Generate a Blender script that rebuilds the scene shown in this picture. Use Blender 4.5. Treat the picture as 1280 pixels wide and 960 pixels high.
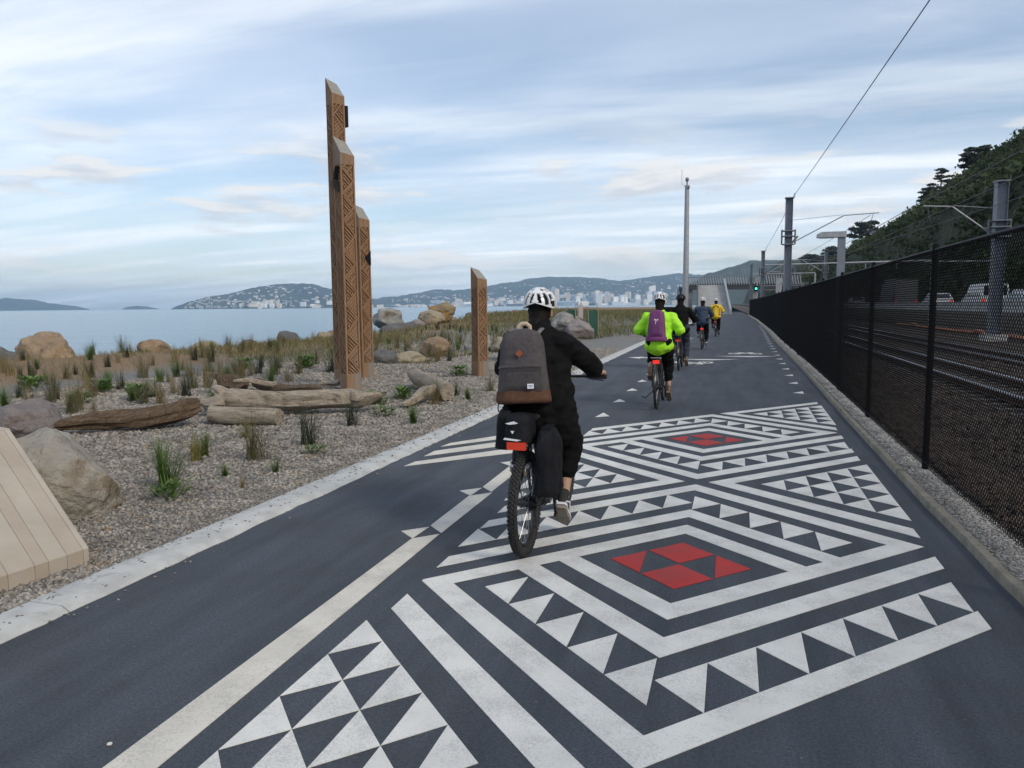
import bpy, bmesh, math, random
import numpy as np
from mathutils import Vector, Matrix, noise

R = math.radians
PI = math.pi
sc = bpy.context.scene
for o in list(bpy.data.objects):
    bpy.data.objects.remove(o, do_unlink=True)
col = sc.collection

# ------------------------------------------------------------------ camera
CAM_H, FPX = 1.65, 947.0
YAW, PITCH, ROLL = R(15.6055), R(5.908), R(0.53)
cam_data = bpy.data.cameras.new('camera')
cam = bpy.data.objects.new('camera', cam_data)
col.objects.link(cam)
cam_data.sensor_width = 36.0
cam_data.lens = FPX / 1280 * 36.0
cam_data.clip_start, cam_data.clip_end = 0.05, 60000
CAMROT = (Matrix.Rotation(YAW, 4, 'Z') @ Matrix.Rotation(PI/2 - PITCH, 4, 'X') @ Matrix.Rotation(-ROLL, 4, 'Z'))
cam.matrix_world = Matrix.Translation((0, 0, CAM_H)) @ CAMROT
sc.camera = cam

# ------------------------------------------------------------------ world
SUN_EL, SUN_DIR = R(34), Vector((0.86, -0.50, 0)).normalized()     # light comes from the right, a little behind
SKY_STRENGTH, SUN_STRENGTH, EXPOSURE = 0.10, 1.5, 0.55
HAZE = 0.00008
world = bpy.data.worlds.new('World'); sc.world = world
world.use_nodes = True
W = world.node_tree; W.nodes.clear()
def wn(t, **k):
    n = W.nodes.new(t)
    for a, b in k.items(): setattr(n, a, b)
    return n
def wl(a, b): W.links.new(a, b)
def wmath(op, a, b=None, c=None, clamp=False):
    n = wn('ShaderNodeMath', operation=op, use_clamp=clamp)
    for i, v in enumerate((a, b, c)):
        if v is None: continue
        if isinstance(v, (int, float)): n.inputs[i].default_value = v
        else: wl(v, n.inputs[i])
    return n.outputs[0]
def wramp(v, a, b):
    n = wn('ShaderNodeMapRange', interpolation_type='SMOOTHSTEP')
    wl(v, n.inputs[0]); n.inputs[1].default_value = a; n.inputs[2].default_value = b
    return n.outputs[0]
def wmix(f, a, b):
    n = wn('ShaderNodeMix', data_type='RGBA')
    if isinstance(f, (int, float)): n.inputs[0].default_value = f
    else: wl(f, n.inputs[0])
    for s, v in ((n.inputs[6], a), (n.inputs[7], b)):
        if isinstance(v, tuple): s.default_value = (*v, 1)
        else: wl(v, s)
    return n.outputs[2]
def wnoise(vec, scale, detail, rough, dist=0.0):
    n = wn('ShaderNodeTexNoise')
    wl(vec, n.inputs['Vector'])
    n.inputs['Scale'].default_value = scale; n.inputs['Detail'].default_value = detail
    n.inputs['Roughness'].default_value = rough; n.inputs['Distortion'].default_value = dist
    return n.outputs[0]
sky = wn('ShaderNodeTexSky', sky_type='NISHITA', sun_disc=False)
sky.sun_elevation = SUN_EL
sky.sun_rotation = math.atan2(SUN_DIR.x, SUN_DIR.y)
sky.air_density, sky.dust_density, sky.ozone_density = 1.0, 1.4, 2.0
tc = wn('ShaderNodeTexCoord')
sep = wn('ShaderNodeSeparateXYZ'); wl(tc.outputs['Generated'], sep.inputs[0])
zc = wmath('MAXIMUM', sep.outputs[2], 0.0)
zd = wmath('ADD', zc, 0.09)
px_, py_ = wmath('DIVIDE', sep.outputs[0], zd), wmath('DIVIDE', sep.outputs[1], zd)
comb = wn('ShaderNodeCombineXYZ'); wl(px_, comb.inputs[0]); wl(py_, comb.inputs[1])
mp = wn('ShaderNodeMapping'); wl(comb.outputs[0], mp.inputs[0])
mp.inputs['Rotation'].default_value = (0, 0, R(-28)); mp.inputs['Scale'].default_value = (0.20, 0.62, 1)
veil = wramp(wnoise(mp.outputs[0], 1.0, 5.0, 0.52, 0.6), 0.30, 0.62)            # thin high veil in streaks
mp2 = wn('ShaderNodeMapping'); wl(comb.outputs[0], mp2.inputs[0])
mp2.inputs['Rotation'].default_value = (0, 0, R(-38)); mp2.inputs['Scale'].default_value = (0.5, 1.9, 1)
fine = wramp(wnoise(mp2.outputs[0], 1.0, 6.0, 0.58, 0.4), 0.36, 0.72)
cover = wmath('ADD', wmath('MULTIPLY', veil, 0.62), wmath('MULTIPLY', fine, 0.34), clamp=True)
cover = wmath('ADD', wmath('MULTIPLY', cover, 0.84), 0.10, clamp=True)
veil_col = wmix(fine, (5.9, 6.6, 7.6), (7.7, 8.0, 8.3))
base = wmix(cover, sky.outputs[0], veil_col)
# small grey-cream puffs low over the horizon, in azimuth and elevation
az = wmath('ARCTAN2', sep.outputs[0], sep.outputs[1])
comb2 = wn('ShaderNodeCombineXYZ')
wl(wmath('MULTIPLY', az, 4.6), comb2.inputs[0]); wl(wmath('MULTIPLY', zc, 25.0), comb2.inputs[1])
comb2.inputs[2].default_value = 3.7
puff = wnoise(comb2.outputs[0], 1.15, 6.0, 0.56, 0.25)
band = wmath('MULTIPLY', wramp(zc, 0.018, 0.07), wmath('SUBTRACT', 1.0, wramp(zc, 0.15, 0.25)))
puffm = wmath('MULTIPLY', wramp(puff, 0.51, 0.63), band)
comb3 = wn('ShaderNodeCombineXYZ')
wl(wmath('MULTIPLY', az, 4.6), comb3.inputs[0]); wl(wmath('ADD', wmath('MULTIPLY', zc, 25.0), 0.28), comb3.inputs[1])
comb3.inputs[2].default_value = 3.7
puff_up = wnoise(comb3.outputs[0], 1.15, 6.0, 0.56, 0.25)
litside = wramp(wmath('SUBTRACT', puff, puff_up), -0.04, 0.10)
puff_col = wmix(litside, (4.7, 4.9, 5.3), (6.5, 6.35, 6.2))
final = wmix(wmath('MULTIPLY', puffm, 0.8), base, puff_col)
bg = wn('ShaderNodeBackground'); wl(final, bg.inputs[0]); bg.inputs[1].default_value = SKY_STRENGTH
wo = wn('ShaderNodeOutputWorld'); wl(bg.outputs[0], wo.inputs[0])

sun_data = bpy.data.lights.new('sun', 'SUN')
sun_data.energy, sun_data.angle, sun_data.color = SUN_STRENGTH, R(14), (1.0, 0.90, 0.75)
sun = bpy.data.objects.new('sun', sun_data); col.objects.link(sun)
to_sun = SUN_DIR * math.cos(SUN_EL) + Vector((0, 0, math.sin(SUN_EL)))
sun.rotation_euler = to_sun.to_track_quat('Z', 'Y').to_euler()
sun.location = (0, 0, 60)

sc.view_settings.view_transform = 'Standard'
sc.view_settings.look = 'None'
sc.view_settings.exposure = EXPOSURE
sc.view_settings.gamma = 1.0
sc.view_settings.use_curve_mapping = False
sc.render.engine = 'CYCLES'
sc.cycles.max_bounces = 6
sc.cycles.diffuse_bounces = 3
sc.cycles.glossy_bounces = 3
sc.cycles.transparent_max_bounces = 16
sc.cycles.use_denoising = True
sc.cycles.volume_bounces = 1

# ------------------------------------------------------------------ helpers
rng = random.Random(7)
def ray(px, py):
    v = CAMROT.to_3x3() @ Vector(((px - 640) / FPX, -(py - 480) / FPX, -1))
    return v
def at(px, py, Y=None, X=None, z=None, D=None):
    """a point seen at a pixel of the photograph, for laying out the place in metres"""
    d = ray(px, py)
    if Y is not None: t = Y / d.y
    elif X is not None: t = X / d.x
    elif z is not None: t = (z - CAM_H) / d.z
    else: t = D / math.hypot(d.x, d.y)
    return Vector((d.x * t, d.y * t, CAM_H + d.z * t))
def proj(p):
    v = CAMROT.to_3x3().transposed() @ (Vector(p) - Vector((0, 0, CAM_H)))
    return 640 + FPX * v.x / -v.z, 480 - FPX * v.y / -v.z
def smooth(a, b, t):
    t = max(0.0, min(1.0, (t - a) / (b - a)))
    return t * t * (3 - 2 * t)
def interp(pts, t):
    if t <= pts[0][0]: return pts[0][1]
    for (a, b), (c, d) in zip(pts, pts[1:]):
        if t <= c: return b + (d - b) * (t - a) / (c - a)
    return pts[-1][1]

MATS = {}
def mat(name, c1, c2=None, scale=8.0, rough=0.8, bump=0.0, bscale=None, metal=0.0, detail=6.0, c3=None, s3=1.0, t3=(0.55, 0.65),
        vary=0.0, island=0.0, stretch=None, spec=0.5, emit=None, nrough=0.6, sheen=0.0, transl=0.0, bdist=0.02):
    if name in MATS: return MATS[name]
    m = bpy.data.materials.new(name); m.use_nodes = True; MATS[name] = m
    t = m.node_tree; N = t.nodes; L = t.links
    p = N['Principled BSDF']
    p.inputs['Roughness'].default_value = rough
    p.inputs['Metallic'].default_value = metal
    p.inputs['Specular IOR Level'].default_value = spec
    if sheen: p.inputs['Sheen Weight'].default_value = sheen
    if emit:
        p.inputs['Emission Color'].default_value = (*emit[0], 1); p.inputs['Emission Strength'].default_value = emit[1]
    tcn = N.new('ShaderNodeTexCoord'); vec = tcn.outputs['Object']
    if stretch:
        mpn = N.new('ShaderNodeMapping'); mpn.inputs['Scale'].default_value = stretch
        L.new(vec, mpn.inputs[0]); vec = mpn.outputs[0]
    def nz(s, d=detail):
        n = N.new('ShaderNodeTexNoise'); n.inputs['Scale'].default_value = s; n.inputs['Detail'].default_value = d
        n.inputs['Roughness'].default_value = nrough
        L.new(vec, n.inputs['Vector']); return n.outputs[0]
    def mix(f, a, b, bt='MIX'):
        n = N.new('ShaderNodeMix'); n.data_type = 'RGBA'; n.blend_type = bt
        if isinstance(f, float): n.inputs[0].default_value = f
        else: L.new(f, n.inputs[0])
        for s, v in ((n.inputs[6], a), (n.inputs[7], b)):
            if isinstance(v, tuple): s.default_value = (*v[:3], 1)
            else: L.new(v, s)
        return n.outputs[2]
    def rmp(v, a, b):
        n = N.new('ShaderNodeMapRange'); n.interpolation_type = 'SMOOTHSTEP'
        L.new(v, n.inputs[0]); n.inputs[1].default_value = a; n.inputs[2].default_value = b; return n.outputs[0]
    colr = c1
    if c2 is not None: colr = mix(rmp(nz(scale), 0.32, 0.68), c1, c2)
    if c3 is not None: colr = mix(rmp(nz(s3), *t3), colr, c3)
    if vary or island:
        if island:
            g = N.new('ShaderNodeNewGeometry'); r = g.outputs['Random Per Island']; amt = island
        else:
            g = N.new('ShaderNodeObjectInfo'); r = g.outputs['Random']; amt = vary
        mr = N.new('ShaderNodeMapRange'); L.new(r, mr.inputs[0]); mr.inputs[3].default_value = 1 - amt; mr.inputs[4].default_value = 1 + amt
        hs = N.new('ShaderNodeHueSaturation'); L.new(mr.outputs[0], hs.inputs['Value'])
        if isinstance(colr, tuple): hs.inputs['Color'].default_value = (*colr, 1)
        else: L.new(colr, hs.inputs['Color'])
        colr = hs.outputs[0]
    if isinstance(colr, tuple): p.inputs['Base Color'].default_value = (*colr, 1)
    else: L.new(colr, p.inputs['Base Color'])
    if bump:
        b = N.new('ShaderNodeBump'); b.inputs['Strength'].default_value = bump; b.inputs['Distance'].default_value = bdist
        L.new(nz(bscale or scale, 8.0), b.inputs['Height']); L.new(b.outputs[0], p.inputs['Normal'])
    if transl:
        tr = N.new('ShaderNodeBsdfTranslucent'); ms = N.new('ShaderNodeMixShader'); ms.inputs[0].default_value = transl
        if isinstance(colr, tuple): tr.inputs[0].default_value = (*colr, 1)
        else: L.new(colr, tr.inputs[0])
        L.new(p.outputs[0], ms.inputs[1]); L.new(tr.outputs[0], ms.inputs[2]); L.new(ms.outputs[0], N['Material Output'].inputs[0])
    return m

class MB:
    """collects shapes; build() links them as ONE mesh object"""
    def __init__(s): s.v = []; s.f = []
    def add(s, vs, fs):
        k = len(s.v); s.v += [tuple(v) for v in vs]; s.f += [tuple(i + k for i in f) for f in fs]; return s
    def box(s, c, d, rot=None):
        c = Vector(c); vs = []
        for z in (-.5, .5):
            for y in (-.5, .5):
                for x in (-.5, .5):
                    p = Vector((x * d[0], y * d[1], z * d[2]))
                    vs.append(c + (rot @ p if rot else p))
        return s.add(vs, [(0,2,3,1),(4,5,7,6),(0,1,5,4),(2,6,7,3),(0,4,6,2),(1,3,7,5)])
    def tube(s, pts, rad, seg=8, caps=True, flat=None):
        pts = [Vector(p) for p in pts]; n = len(pts)
        if isinstance(rad, (int, float)): rad = [rad] * n
        up = None; rings = []
        for i, p in enumerate(pts):
            d = (pts[min(i+1, n-1)] - pts[max(i-1, 0)]).normalized()
            if up is None:
                up = Vector((0, 0, 1)) if abs(d.z) < 0.9 else Vector((1, 0, 0))
            a = d.cross(up)
            if a.length < 1e-5: a = d.cross(Vector((0, 1, 0)))
            a.normalize(); b = a.cross(d).normalized(); up = b
            fl = flat if flat else 1.0
            rings.append([p + (a * math.cos(2*PI*k/seg) + b * fl * math.sin(2*PI*k/seg)) * rad[i] for k in range(seg)])
        vs = [q for r in rings for q in r]; fs = []
        for i in range(n - 1):
            for k in range(seg):
                fs.append((i*seg+k, i*seg+(k+1) % seg, (i+1)*seg+(k+1) % seg, (i+1)*seg+k))
        if caps: fs += [tuple(reversed(range(seg))), tuple(range((n-1)*seg, n*seg))]
        return s.add(vs, fs)
    def capsule(s, p0, p1, r0, r1, seg=14):
        p0, p1 = Vector(p0), Vector(p1); d = p1 - p0
        if d.length < 1e-6: d = Vector((0, 0, 1e-4)); p1 = p0 + d
        u = d.normalized(); pts = []; rr = []
        for a in (82, 60, 35, 12): pts.append(p0 - u * r0 * math.sin(R(a))); rr.append(r0 * math.cos(R(a)))
        for a in (12, 35, 60, 82): pts.append(p1 + u * r1 * math.sin(R(a))); rr.append(r1 * math.cos(R(a)))
        return s.tube(pts, rr, seg)
    def prism(s, poly, vec):
        vec = Vector(vec); a = [Vector(p) for p in poly]; b = [p + vec for p in a]; n = len(a)
        return s.add(a + b, [tuple(reversed(range(n))), tuple(range(n, 2*n))] + [(i, (i+1) % n, n+(i+1) % n, n+i) for i in range(n)])
    def ell(s, c, r, rot=None, u=16, v=10, fn=None):
        c = Vector(c); vs = []; fs = []
        for j in range(v + 1):
            th = PI * j / v
            for i in range(u):
                ph = 2*PI*i/u
                p = Vector((math.sin(th)*math.cos(ph), math.sin(th)*math.sin(ph), math.cos(th)))
                if fn: p = fn(p)
                p = Vector((p.x*r[0], p.y*r[1], p.z*r[2]))
                vs.append(c + (rot @ p if rot else p))
        for j in range(v):
            for i in range(u):
                fs.append((j*u+i, (j+1)*u+i, (j+1)*u+(i+1) % u, j*u+(i+1) % u))
        return s.add(vs, fs)
    def torus(s, c, Rr, r, axis='x', seg=48, rs=12, sx=1.0, a0=0, a1=360):
        c = Vector(c); full = (a1 - a0) >= 360; n = seg if full else seg + 1; vs = []; fs = []
        for i in range(n):
            a = R(a0 + (a1 - a0) * i / seg)
            for k in range(rs):
                b = 2*PI*k/rs; q = Rr + r*math.cos(b); w = r*math.sin(b)*sx
                if axis == 'x': vs.append(c + Vector((w, q*math.cos(a), q*math.sin(a))))
                else: vs.append(c + Vector((q*math.cos(a), q*math.sin(a), w)))
        for i in range(n if full else n - 1):
            for k in range(rs):
                fs.append((i*rs+k, ((i+1) % n)*rs+k, ((i+1) % n)*rs+(k+1) % rs, i*rs+(k+1) % rs))
        return s.add(vs, fs)
    def mesh(s, name, m, smooth_=False):
        me = bpy.data.meshes.new(name); me.from_pydata(s.v, [], s.f)
        bm = bmesh.new(); bm.from_mesh(me); bmesh.ops.recalc_face_normals(bm, faces=bm.faces); bm.to_mesh(me); bm.free()
        if m: me.materials.append(m)
        if smooth_:
            me.polygons.foreach_set('use_smooth', [True] * len(me.polygons))
            if smooth_ != 'full': me.set_sharp_from_angle(angle=R(42))
        return me
    def build(s, name, m, parent=None, smooth_=False):
        return link(name, s.mesh(name, m, smooth_), parent)

def link(name, me, parent=None):
    o = bpy.data.objects.new(name, me); col.objects.link(o)
    if parent: o.parent = parent
    return o
def tag(o, label=None, cat=None, group=None, kind=None):
    if label: o['label'] = label
    if cat: o['category'] = cat
    if group: o['group'] = group
    if kind: o['kind'] = kind
    return o
def thing(name, label, cat, loc=(0, 0, 0), rz=0.0, group=None, scale=1.0):
    o = bpy.data.objects.new(name, None); col.objects.link(o)
    o.empty_display_size = 0.2
    o.location = loc; o.rotation_euler = (0, 0, rz); o.scale = (scale,) * 3
    return tag(o, label, cat, group)
def copy_tree(o, parent=None):
    c = o.copy(); col.objects.link(c); c.parent = parent
    for ch in list(o.children): copy_tree(ch, c)
    return c
def npmesh(name, V, F, m, smooth_=False):
    """mesh from numpy arrays: V (n,3), F (k,3) or (k,4)"""
    me = bpy.data.meshes.new(name); k = F.shape[1]
    me.vertices.add(len(V)); me.vertices.foreach_set('co', V.astype(np.float32).ravel())
    me.loops.add(F.size); me.loops.foreach_set('vertex_index', F.astype(np.int32).ravel())
    me.polygons.add(len(F)); me.polygons.foreach_set('loop_start', np.arange(0, F.size, k, dtype=np.int32))
    me.polygons.foreach_set('loop_total', np.full(len(F), k, dtype=np.int32))
    if smooth_: me.polygons.foreach_set('use_smooth', np.ones(len(F), dtype=bool))
    me.update(calc_edges=True); me.validate()
    me.materials.append(m)
    return me
def remesh(mb, voxel, it=6, push=None):
    """one continuous skin over overlapping shapes"""
    me = mb.mesh('blend', None); o = link('blend', me)
    a = o.modifiers.new('r', 'REMESH'); a.mode = 'VOXEL'; a.voxel_size = voxel
    b = o.modifiers.new('s', 'SMOOTH'); b.factor = 0.5; b.iterations = it
    dg = bpy.context.evaluated_depsgraph_get()
    out = bpy.data.meshes.new_from_object(o.evaluated_get(dg))
    bpy.data.objects.remove(o, do_unlink=True); bpy.data.meshes.remove(me)
    if push:
        n = [v.normal.copy() for v in out.vertices]
        for v, q in zip(out.vertices, n): v.co += q * push(v.co)
    out.polygons.foreach_set('use_smooth', [True] * len(out.polygons))
    return out

# ================================================================== the setting
RIGHT_EDGE = [(-8, 1.58), (7, 1.61), (11.5, 1.70), (20.6, 1.92), (34, 2.14), (46, 2.45), (79, 3.0), (112, 3.2)]
LEFT_EDGE = [(-8, -3.55), (2.8, -3.44), (10.9, -3.32), (31, -3.2), (46, -3.0), (79, -2.4), (112, -2.1)]
RE = lambda y: interp(RIGHT_EDGE, y)
LE = lambda y: interp(LEFT_EDGE, y)
def frange(a, b, s):
    out = []; t = a
    while t < b - 1e-6: out.append(t); t += s
    return out + [b]

asphalt = mat('asphalt', (0.032, 0.039, 0.050), (0.077, 0.089, 0.106), scale=200, rough=0.82, bump=0.35, bscale=330, bdist=0.004, c3=(0.050, 0.056, 0.066), s3=1.3, t3=(0.45, 0.62), spec=0.35)
# faint long wear streaks and lighter worn patches on the asphalt
def asphalt_wear():
    t = asphalt.node_tree; N = t.nodes; L = t.links; p = N['Principled BSDF']
    src = p.inputs['Base Color'].links[0].from_socket
    tcn = N.new('ShaderNodeTexCoord'); mpn = N.new('ShaderNodeMapping'); mpn.inputs['Scale'].default_value = (2.2, 0.28, 1); mpn.inputs['Rotation'].default_value = (0, 0, R(7))
    L.new(tcn.outputs['Object'], mpn.inputs[0])
    n = N.new('ShaderNodeTexNoise'); n.inputs['Scale'].default_value = 1.4; n.inputs['Detail'].default_value = 7; n.inputs['Roughness'].default_value = .65
    L.new(mpn.outputs[0], n.inputs['Vector'])
    mr = N.new('ShaderNodeMapRange'); L.new(n.outputs[0], mr.inputs[0]); mr.inputs[1].default_value = .3; mr.inputs[2].default_value = .7; mr.inputs[3].default_value = .72; mr.inputs[4].default_value = 1.34
    v = N.new('ShaderNodeTexVoronoi'); v.inputs['Scale'].default_value = 7; L.new(tcn.outputs['Object'], v.inputs['Vector'])
    sp = N.new('ShaderNodeMapRange'); L.new(v.outputs['Distance'], sp.inputs[0]); sp.inputs[1].default_value = .035; sp.inputs[2].default_value = .06; sp.inputs[3].default_value = 1.55; sp.inputs[4].default_value = 1.0
    mm = N.new('ShaderNodeMath'); mm.operation = 'MULTIPLY'; L.new(mr.outputs[0], mm.inputs[0]); L.new(sp.outputs[0], mm.inputs[1])
    n3 = N.new('ShaderNodeTexNoise'); n3.inputs['Scale'].default_value = 70; n3.inputs['Detail'].default_value = 4; n3.inputs['Roughness'].default_value = .75; L.new(tcn.outputs['Object'], n3.inputs['Vector'])
    m3 = N.new('ShaderNodeMapRange'); L.new(n3.outputs[0], m3.inputs[0]); m3.inputs[1].default_value = .3; m3.inputs[2].default_value = .7; m3.inputs[3].default_value = .62; m3.inputs[4].default_value = 1.42
    m4 = N.new('ShaderNodeMath'); m4.operation = 'MULTIPLY'; L.new(mm.outputs[0], m4.inputs[0]); L.new(m3.outputs[0], m4.inputs[1]); mm = m4
    hs = N.new('ShaderNodeHueSaturation'); L.new(src, hs.inputs['Color']); L.new(mm.outputs[0], hs.inputs['Value']); L.new(hs.outputs[0], p.inputs['Base Color'])
asphalt_wear()

def strip(name, xa, xb, y0, y1, step, z, m, nx=2, parent=None):
    V = []; F = []; ys = frange(y0, y1, step)
    for y in ys:
        a, b = xa(y), xb(y)
        for i in range(nx):
            x = a + (b - a) * i / (nx - 1); V.append((x, y, z(x, y) if callable(z) else z))
    for j in range(len(ys) - 1):
        for i in range(nx - 1):
            F.append((j*nx+i, j*nx+i+1, (j+1)*nx+i+1, (j+1)*nx+i))
    me = bpy.data.meshes.new(name); me.from_pydata(V, [], F); me.materials.append(m)
    return link(name, me, parent)

path = tag(strip('path', lambda y: LE(y) - 0.02, lambda y: RE(y) + 0.02, -8, 112, 2.0, 0.0, asphalt), kind='structure')

# ---- painted pattern: a lattice of 45 degree bands in units of 0.22 m, each painted piece its own sheet on the path
def paint_mat(name, c, wear, thr=(0.57, 0.70)):
    m = mat(name, c, tuple(v * 0.86 for v in c), scale=3.0, rough=0.75, bump=0.25, bscale=300, bdist=0.003, spec=0.35)
    t = m.node_tree; N = t.nodes; L = t.links; p = N['Principled BSDF']; src = p.inputs['Base Color'].links[0].from_socket
    tcn = N.new('ShaderNodeTexCoord')
    def nz(s, d, r):
        n = N.new('ShaderNodeTexNoise'); n.inputs['Scale'].default_value = s; n.inputs['Detail'].default_value = d; n.inputs['Roughness'].default_value = r
        L.new(tcn.outputs['Object'], n.inputs['Vector']); return n.outputs[0]
    a = N.new('ShaderNodeMath'); a.operation = 'MULTIPLY_ADD'; L.new(nz(4, 5, .6), a.inputs[0]); a.inputs[1].default_value = .55
    b = N.new('ShaderNodeMath'); b.operation = 'MULTIPLY'; L.new(nz(120, 3, .6), b.inputs[0]); b.inputs[1].default_value = .62
    L.new(b.outputs[0], a.inputs[2])
    mr = N.new('ShaderNodeMapRange'); L.new(a.outputs[0], mr.inputs[0]); mr.inputs[1].default_value = thr[0]; mr.inputs[2].default_value = thr[1]; mr.inputs[4].default_value = wear
    mx = N.new('ShaderNodeMix'); mx.data_type = 'RGBA'; L.new(mr.outputs[0], mx.inputs[0]); L.new(src, mx.inputs[6]); mx.inputs[7].default_value = (*[v * 0.35 + .05 for v in c], 1)
    L.new(mx.outputs[2], p.inputs['Base Color'])
    return m
white_paint = paint_mat('white_road_paint', (0.74, 0.725, 0.68), 0.42)
red_paint = paint_mat('red_road_paint', (0.46, 0.035, 0.030), 0.6)
cream_paint = paint_mat('cream_road_paint', (0.68, 0.64, 0.56), 0.42)

CO = [[-0.2464, 4.7964], [1.0775, -1.0876], [0.0185, -0.009], [1.1027, 1.1405], [0.04, 0.0275], [0.0248, 0.0282]]
def lat(A, B):
    s, t = A / 10, B / 10
    f = (1, t, t*t, s, s*t, s*s)
    return (sum(f[i]*CO[i][0] for i in range(6)), sum(f[i]*CO[i][1] for i in range(6)))
def clip(poly, fn):
    out = []
    for i, p in enumerate(poly):
        q = poly[(i+1) % len(poly)]; a, b = fn(p), fn(q)
        if a >= 0: out.append(p)
        if (a >= 0) != (b >= 0):
            t = a / (a - b); out.append(tuple(p[k] + (q[k] - p[k]) * t for k in range(len(p))))
    return out
def densify(poly, step=3.0):
    out = []
    for i, p in enumerate(poly):
        q = poly[(i+1) % len(poly)]; n = max(1, int(math.hypot(q[0]-p[0], q[1]-p[1]) / step))
        out += [(p[0] + (q[0]-p[0])*k/n, p[1] + (q[1]-p[1])*k/n) for k in range(n)]
    return out
def paint_xy(name, pts, m, z=0.004):
    me = bpy.data.meshes.new(name)
    me.from_pydata([(x, y, z) for x, y in pts] + [(x, y, 0.0008) for x, y in pts], [],
                   [tuple(range(len(pts)))] + [(i, i+len(pts), (i+1) % len(pts)+len(pts), (i+1) % len(pts)) for i in range(len(pts))])
    bm = bmesh.new(); bm.from_mesh(me); bmesh.ops.triangulate(bm, faces=[f for f in bm.faces if len(f.verts) > 4]); bmesh.ops.recalc_face_normals(bm, faces=bm.faces); bm.to_mesh(me); bm.free()
    if me.polygons and max(p.normal.z for p in me.polygons) < 0.5: me.flip_normals()
    me.materials.append(m)
    return link(name, me, path)
def area(p): return abs(sum(p[i][0]*p[(i+1) % len(p)][1] - p[(i+1) % len(p)][0]*p[i][1] for i in range(len(p)))) / 2
def lp(name, poly, m=white_paint, lim=14.2):
    poly = clip(poly, lambda p: lim - (p[0] + p[1]))
    if len(poly) > 2: poly = clip(poly, lambda p: (p[0] + p[1]) + lim - 0.3)
    if len(poly) < 3 or area(poly) < 0.1: return
    pts = [lat(*p) for p in densify(poly)]
    if max(p[1] for p in pts) < -3: return
    paint_xy(name, pts, m)
def rect(a0, a1, b0, b1): return [(a0, b0), (a1, b0), (a1, b1), (a0, b1)]
e = 0.0
def diamond(a0, b0):
    S = lambda poly: [(a0 + p[0], b0 + p[1]) for p in poly]
    T = lambda poly: [(a0 - p[0], b0 - p[1]) for p in poly]
    for U in (S, T):
        lp('paint_band', U([(-4, 4), (10, 4), (10, -10), (9, -9), (9, 3), (-3, 3)]))             # inner side, tip and outer side in one stroke
        lp('paint_band', U([(-4, 4), (-3, 3), (-3, -3), (-4, -3)]))
        lp('paint_band', U([(-6, -3), (-5, -3), (-5, 5), (30, 5), (30, 6), (-6, 6)]))
        lp('paint_band', U([(-10, 10), (-9, 9), (30, 9), (30, 10)]))
        for k in (-2, 0, 2, 4, 6): lp('paint_triangle', U([(-8.05, k), (-6.1, k), (-8.05, k + 1.93)]))
        for k in range(-7, 7, 2): lp('paint_triangle', U([(k, 7), (k + 2, 7), (k, 9)]), lim=15.2)
        lp('paint_chevron', U([(11, -10), (60, -10), (60, -9), (12, -9), (12, 30), (11, 30)]))
        for i in range(5):
            for j in range(5 - i):
                A, B = 13.1 + 1.86*i, -7.9 + 1.86*j
                lp('paint_triangle', U([(A, B), (A + 1.84, B), (A, B + 1.84)]), lim=15.5)
    # the red heart of the diamond: two squares and four triangles round a pair of dark triangles
    g = 0.06
    for U in (S, T):
        lp('paint_red', U(rect(g, 2, -2, -g)), red_paint)
        lp('paint_red', U([(2, g), (2, 2), (g, 2)]), red_paint)
diamond(0, 0)
diamond(21, -21)
# chevron legs that the lower-left chevron sends up from below the frame are part of diamond(0,0)

# ---- the long line on the left with its notches, the three slanting bars, the small edge triangles
def q(px, py): p = at(px, py, z=0.0); return (p.x, p.y)
lx = lambda y: -2.155 + 0.0085 * y
rx_ = lambda y: -1.905 - 0.0055 * y
ny = [-4.0, 0.0, 2.35, 3.62, 4.88, 6.14, 7.42]
paint_xy('paint_line', [(-2.16, -3.0), (-1.90, -3.0), (-1.962, 5.047 - 0.02), (-2.115, 4.875)], cream_paint)
segs = [4.878, 6.139, 7.40]
for k, y in enumerate(segs):
    paint_xy('paint_notch', [(lx(y) - 0.15, y + 0.15), (lx(y), y + 0.005), (lx(y) + 0.012, y + 0.30)], cream_paint)
    if k < 2:
        paint_xy('paint_line', [(lx(y) + 0.008, y + 0.335), (rx_(y) - 0.025, y + 0.175), (rx_(y + 1.26) - 0.01, y + 1.26 + 0.155), (lx(y) + 0.002, y + 1.255)], cream_paint)
paint_xy('paint_line', [(-2.09, 7.74), (-1.945, 7.58), (-1.93, 9.4), (-2.06, 9.6)], cream_paint)
for (x0, y0), (xt, yt), (x1, y1), (x2, y2) in (((505, 583), (519, 577.3), (690, 553.5), (690, 560.5)), ((530, 570.5), (543, 564), (690, 543), (690, 549.5)), ((551, 558.5), (563, 554), (690, 534.5), (690, 540.5))):
    a, t_, b, d = q(x0, y0), q(xt, yt), q(x1, y1), q(x2, y2)
    def cutx(p, r_, x):
        t = (x - p[0]) / (r_[0] - p[0]); return (x, p[1] + (r_[1] - p[1]) * t)
    paint_xy('paint_bar', [a, cutx(a, d, -2.2), cutx(t_, b, -2.2), t_], cream_paint)
for k in range(26):
    y = 14.75 + 1.78 * k; x = RE(y) - 0.42 + 0.012 * k
    paint_xy('paint_edge_triangle', [(x - 0.10, y), (x + 0.08, y - 0.09), (x + 0.09, y + 0.28)], white_paint)
for k in range(16):
    y = 11.05 + 1.75 * k; x = -1.72 + 0.016 * k
    paint_xy('paint_edge_triangle', [(x - 0.08, y - 0.06), (x + 0.11, y + 0.08), (x - 0.03, y + 0.42)], white_paint)
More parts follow.
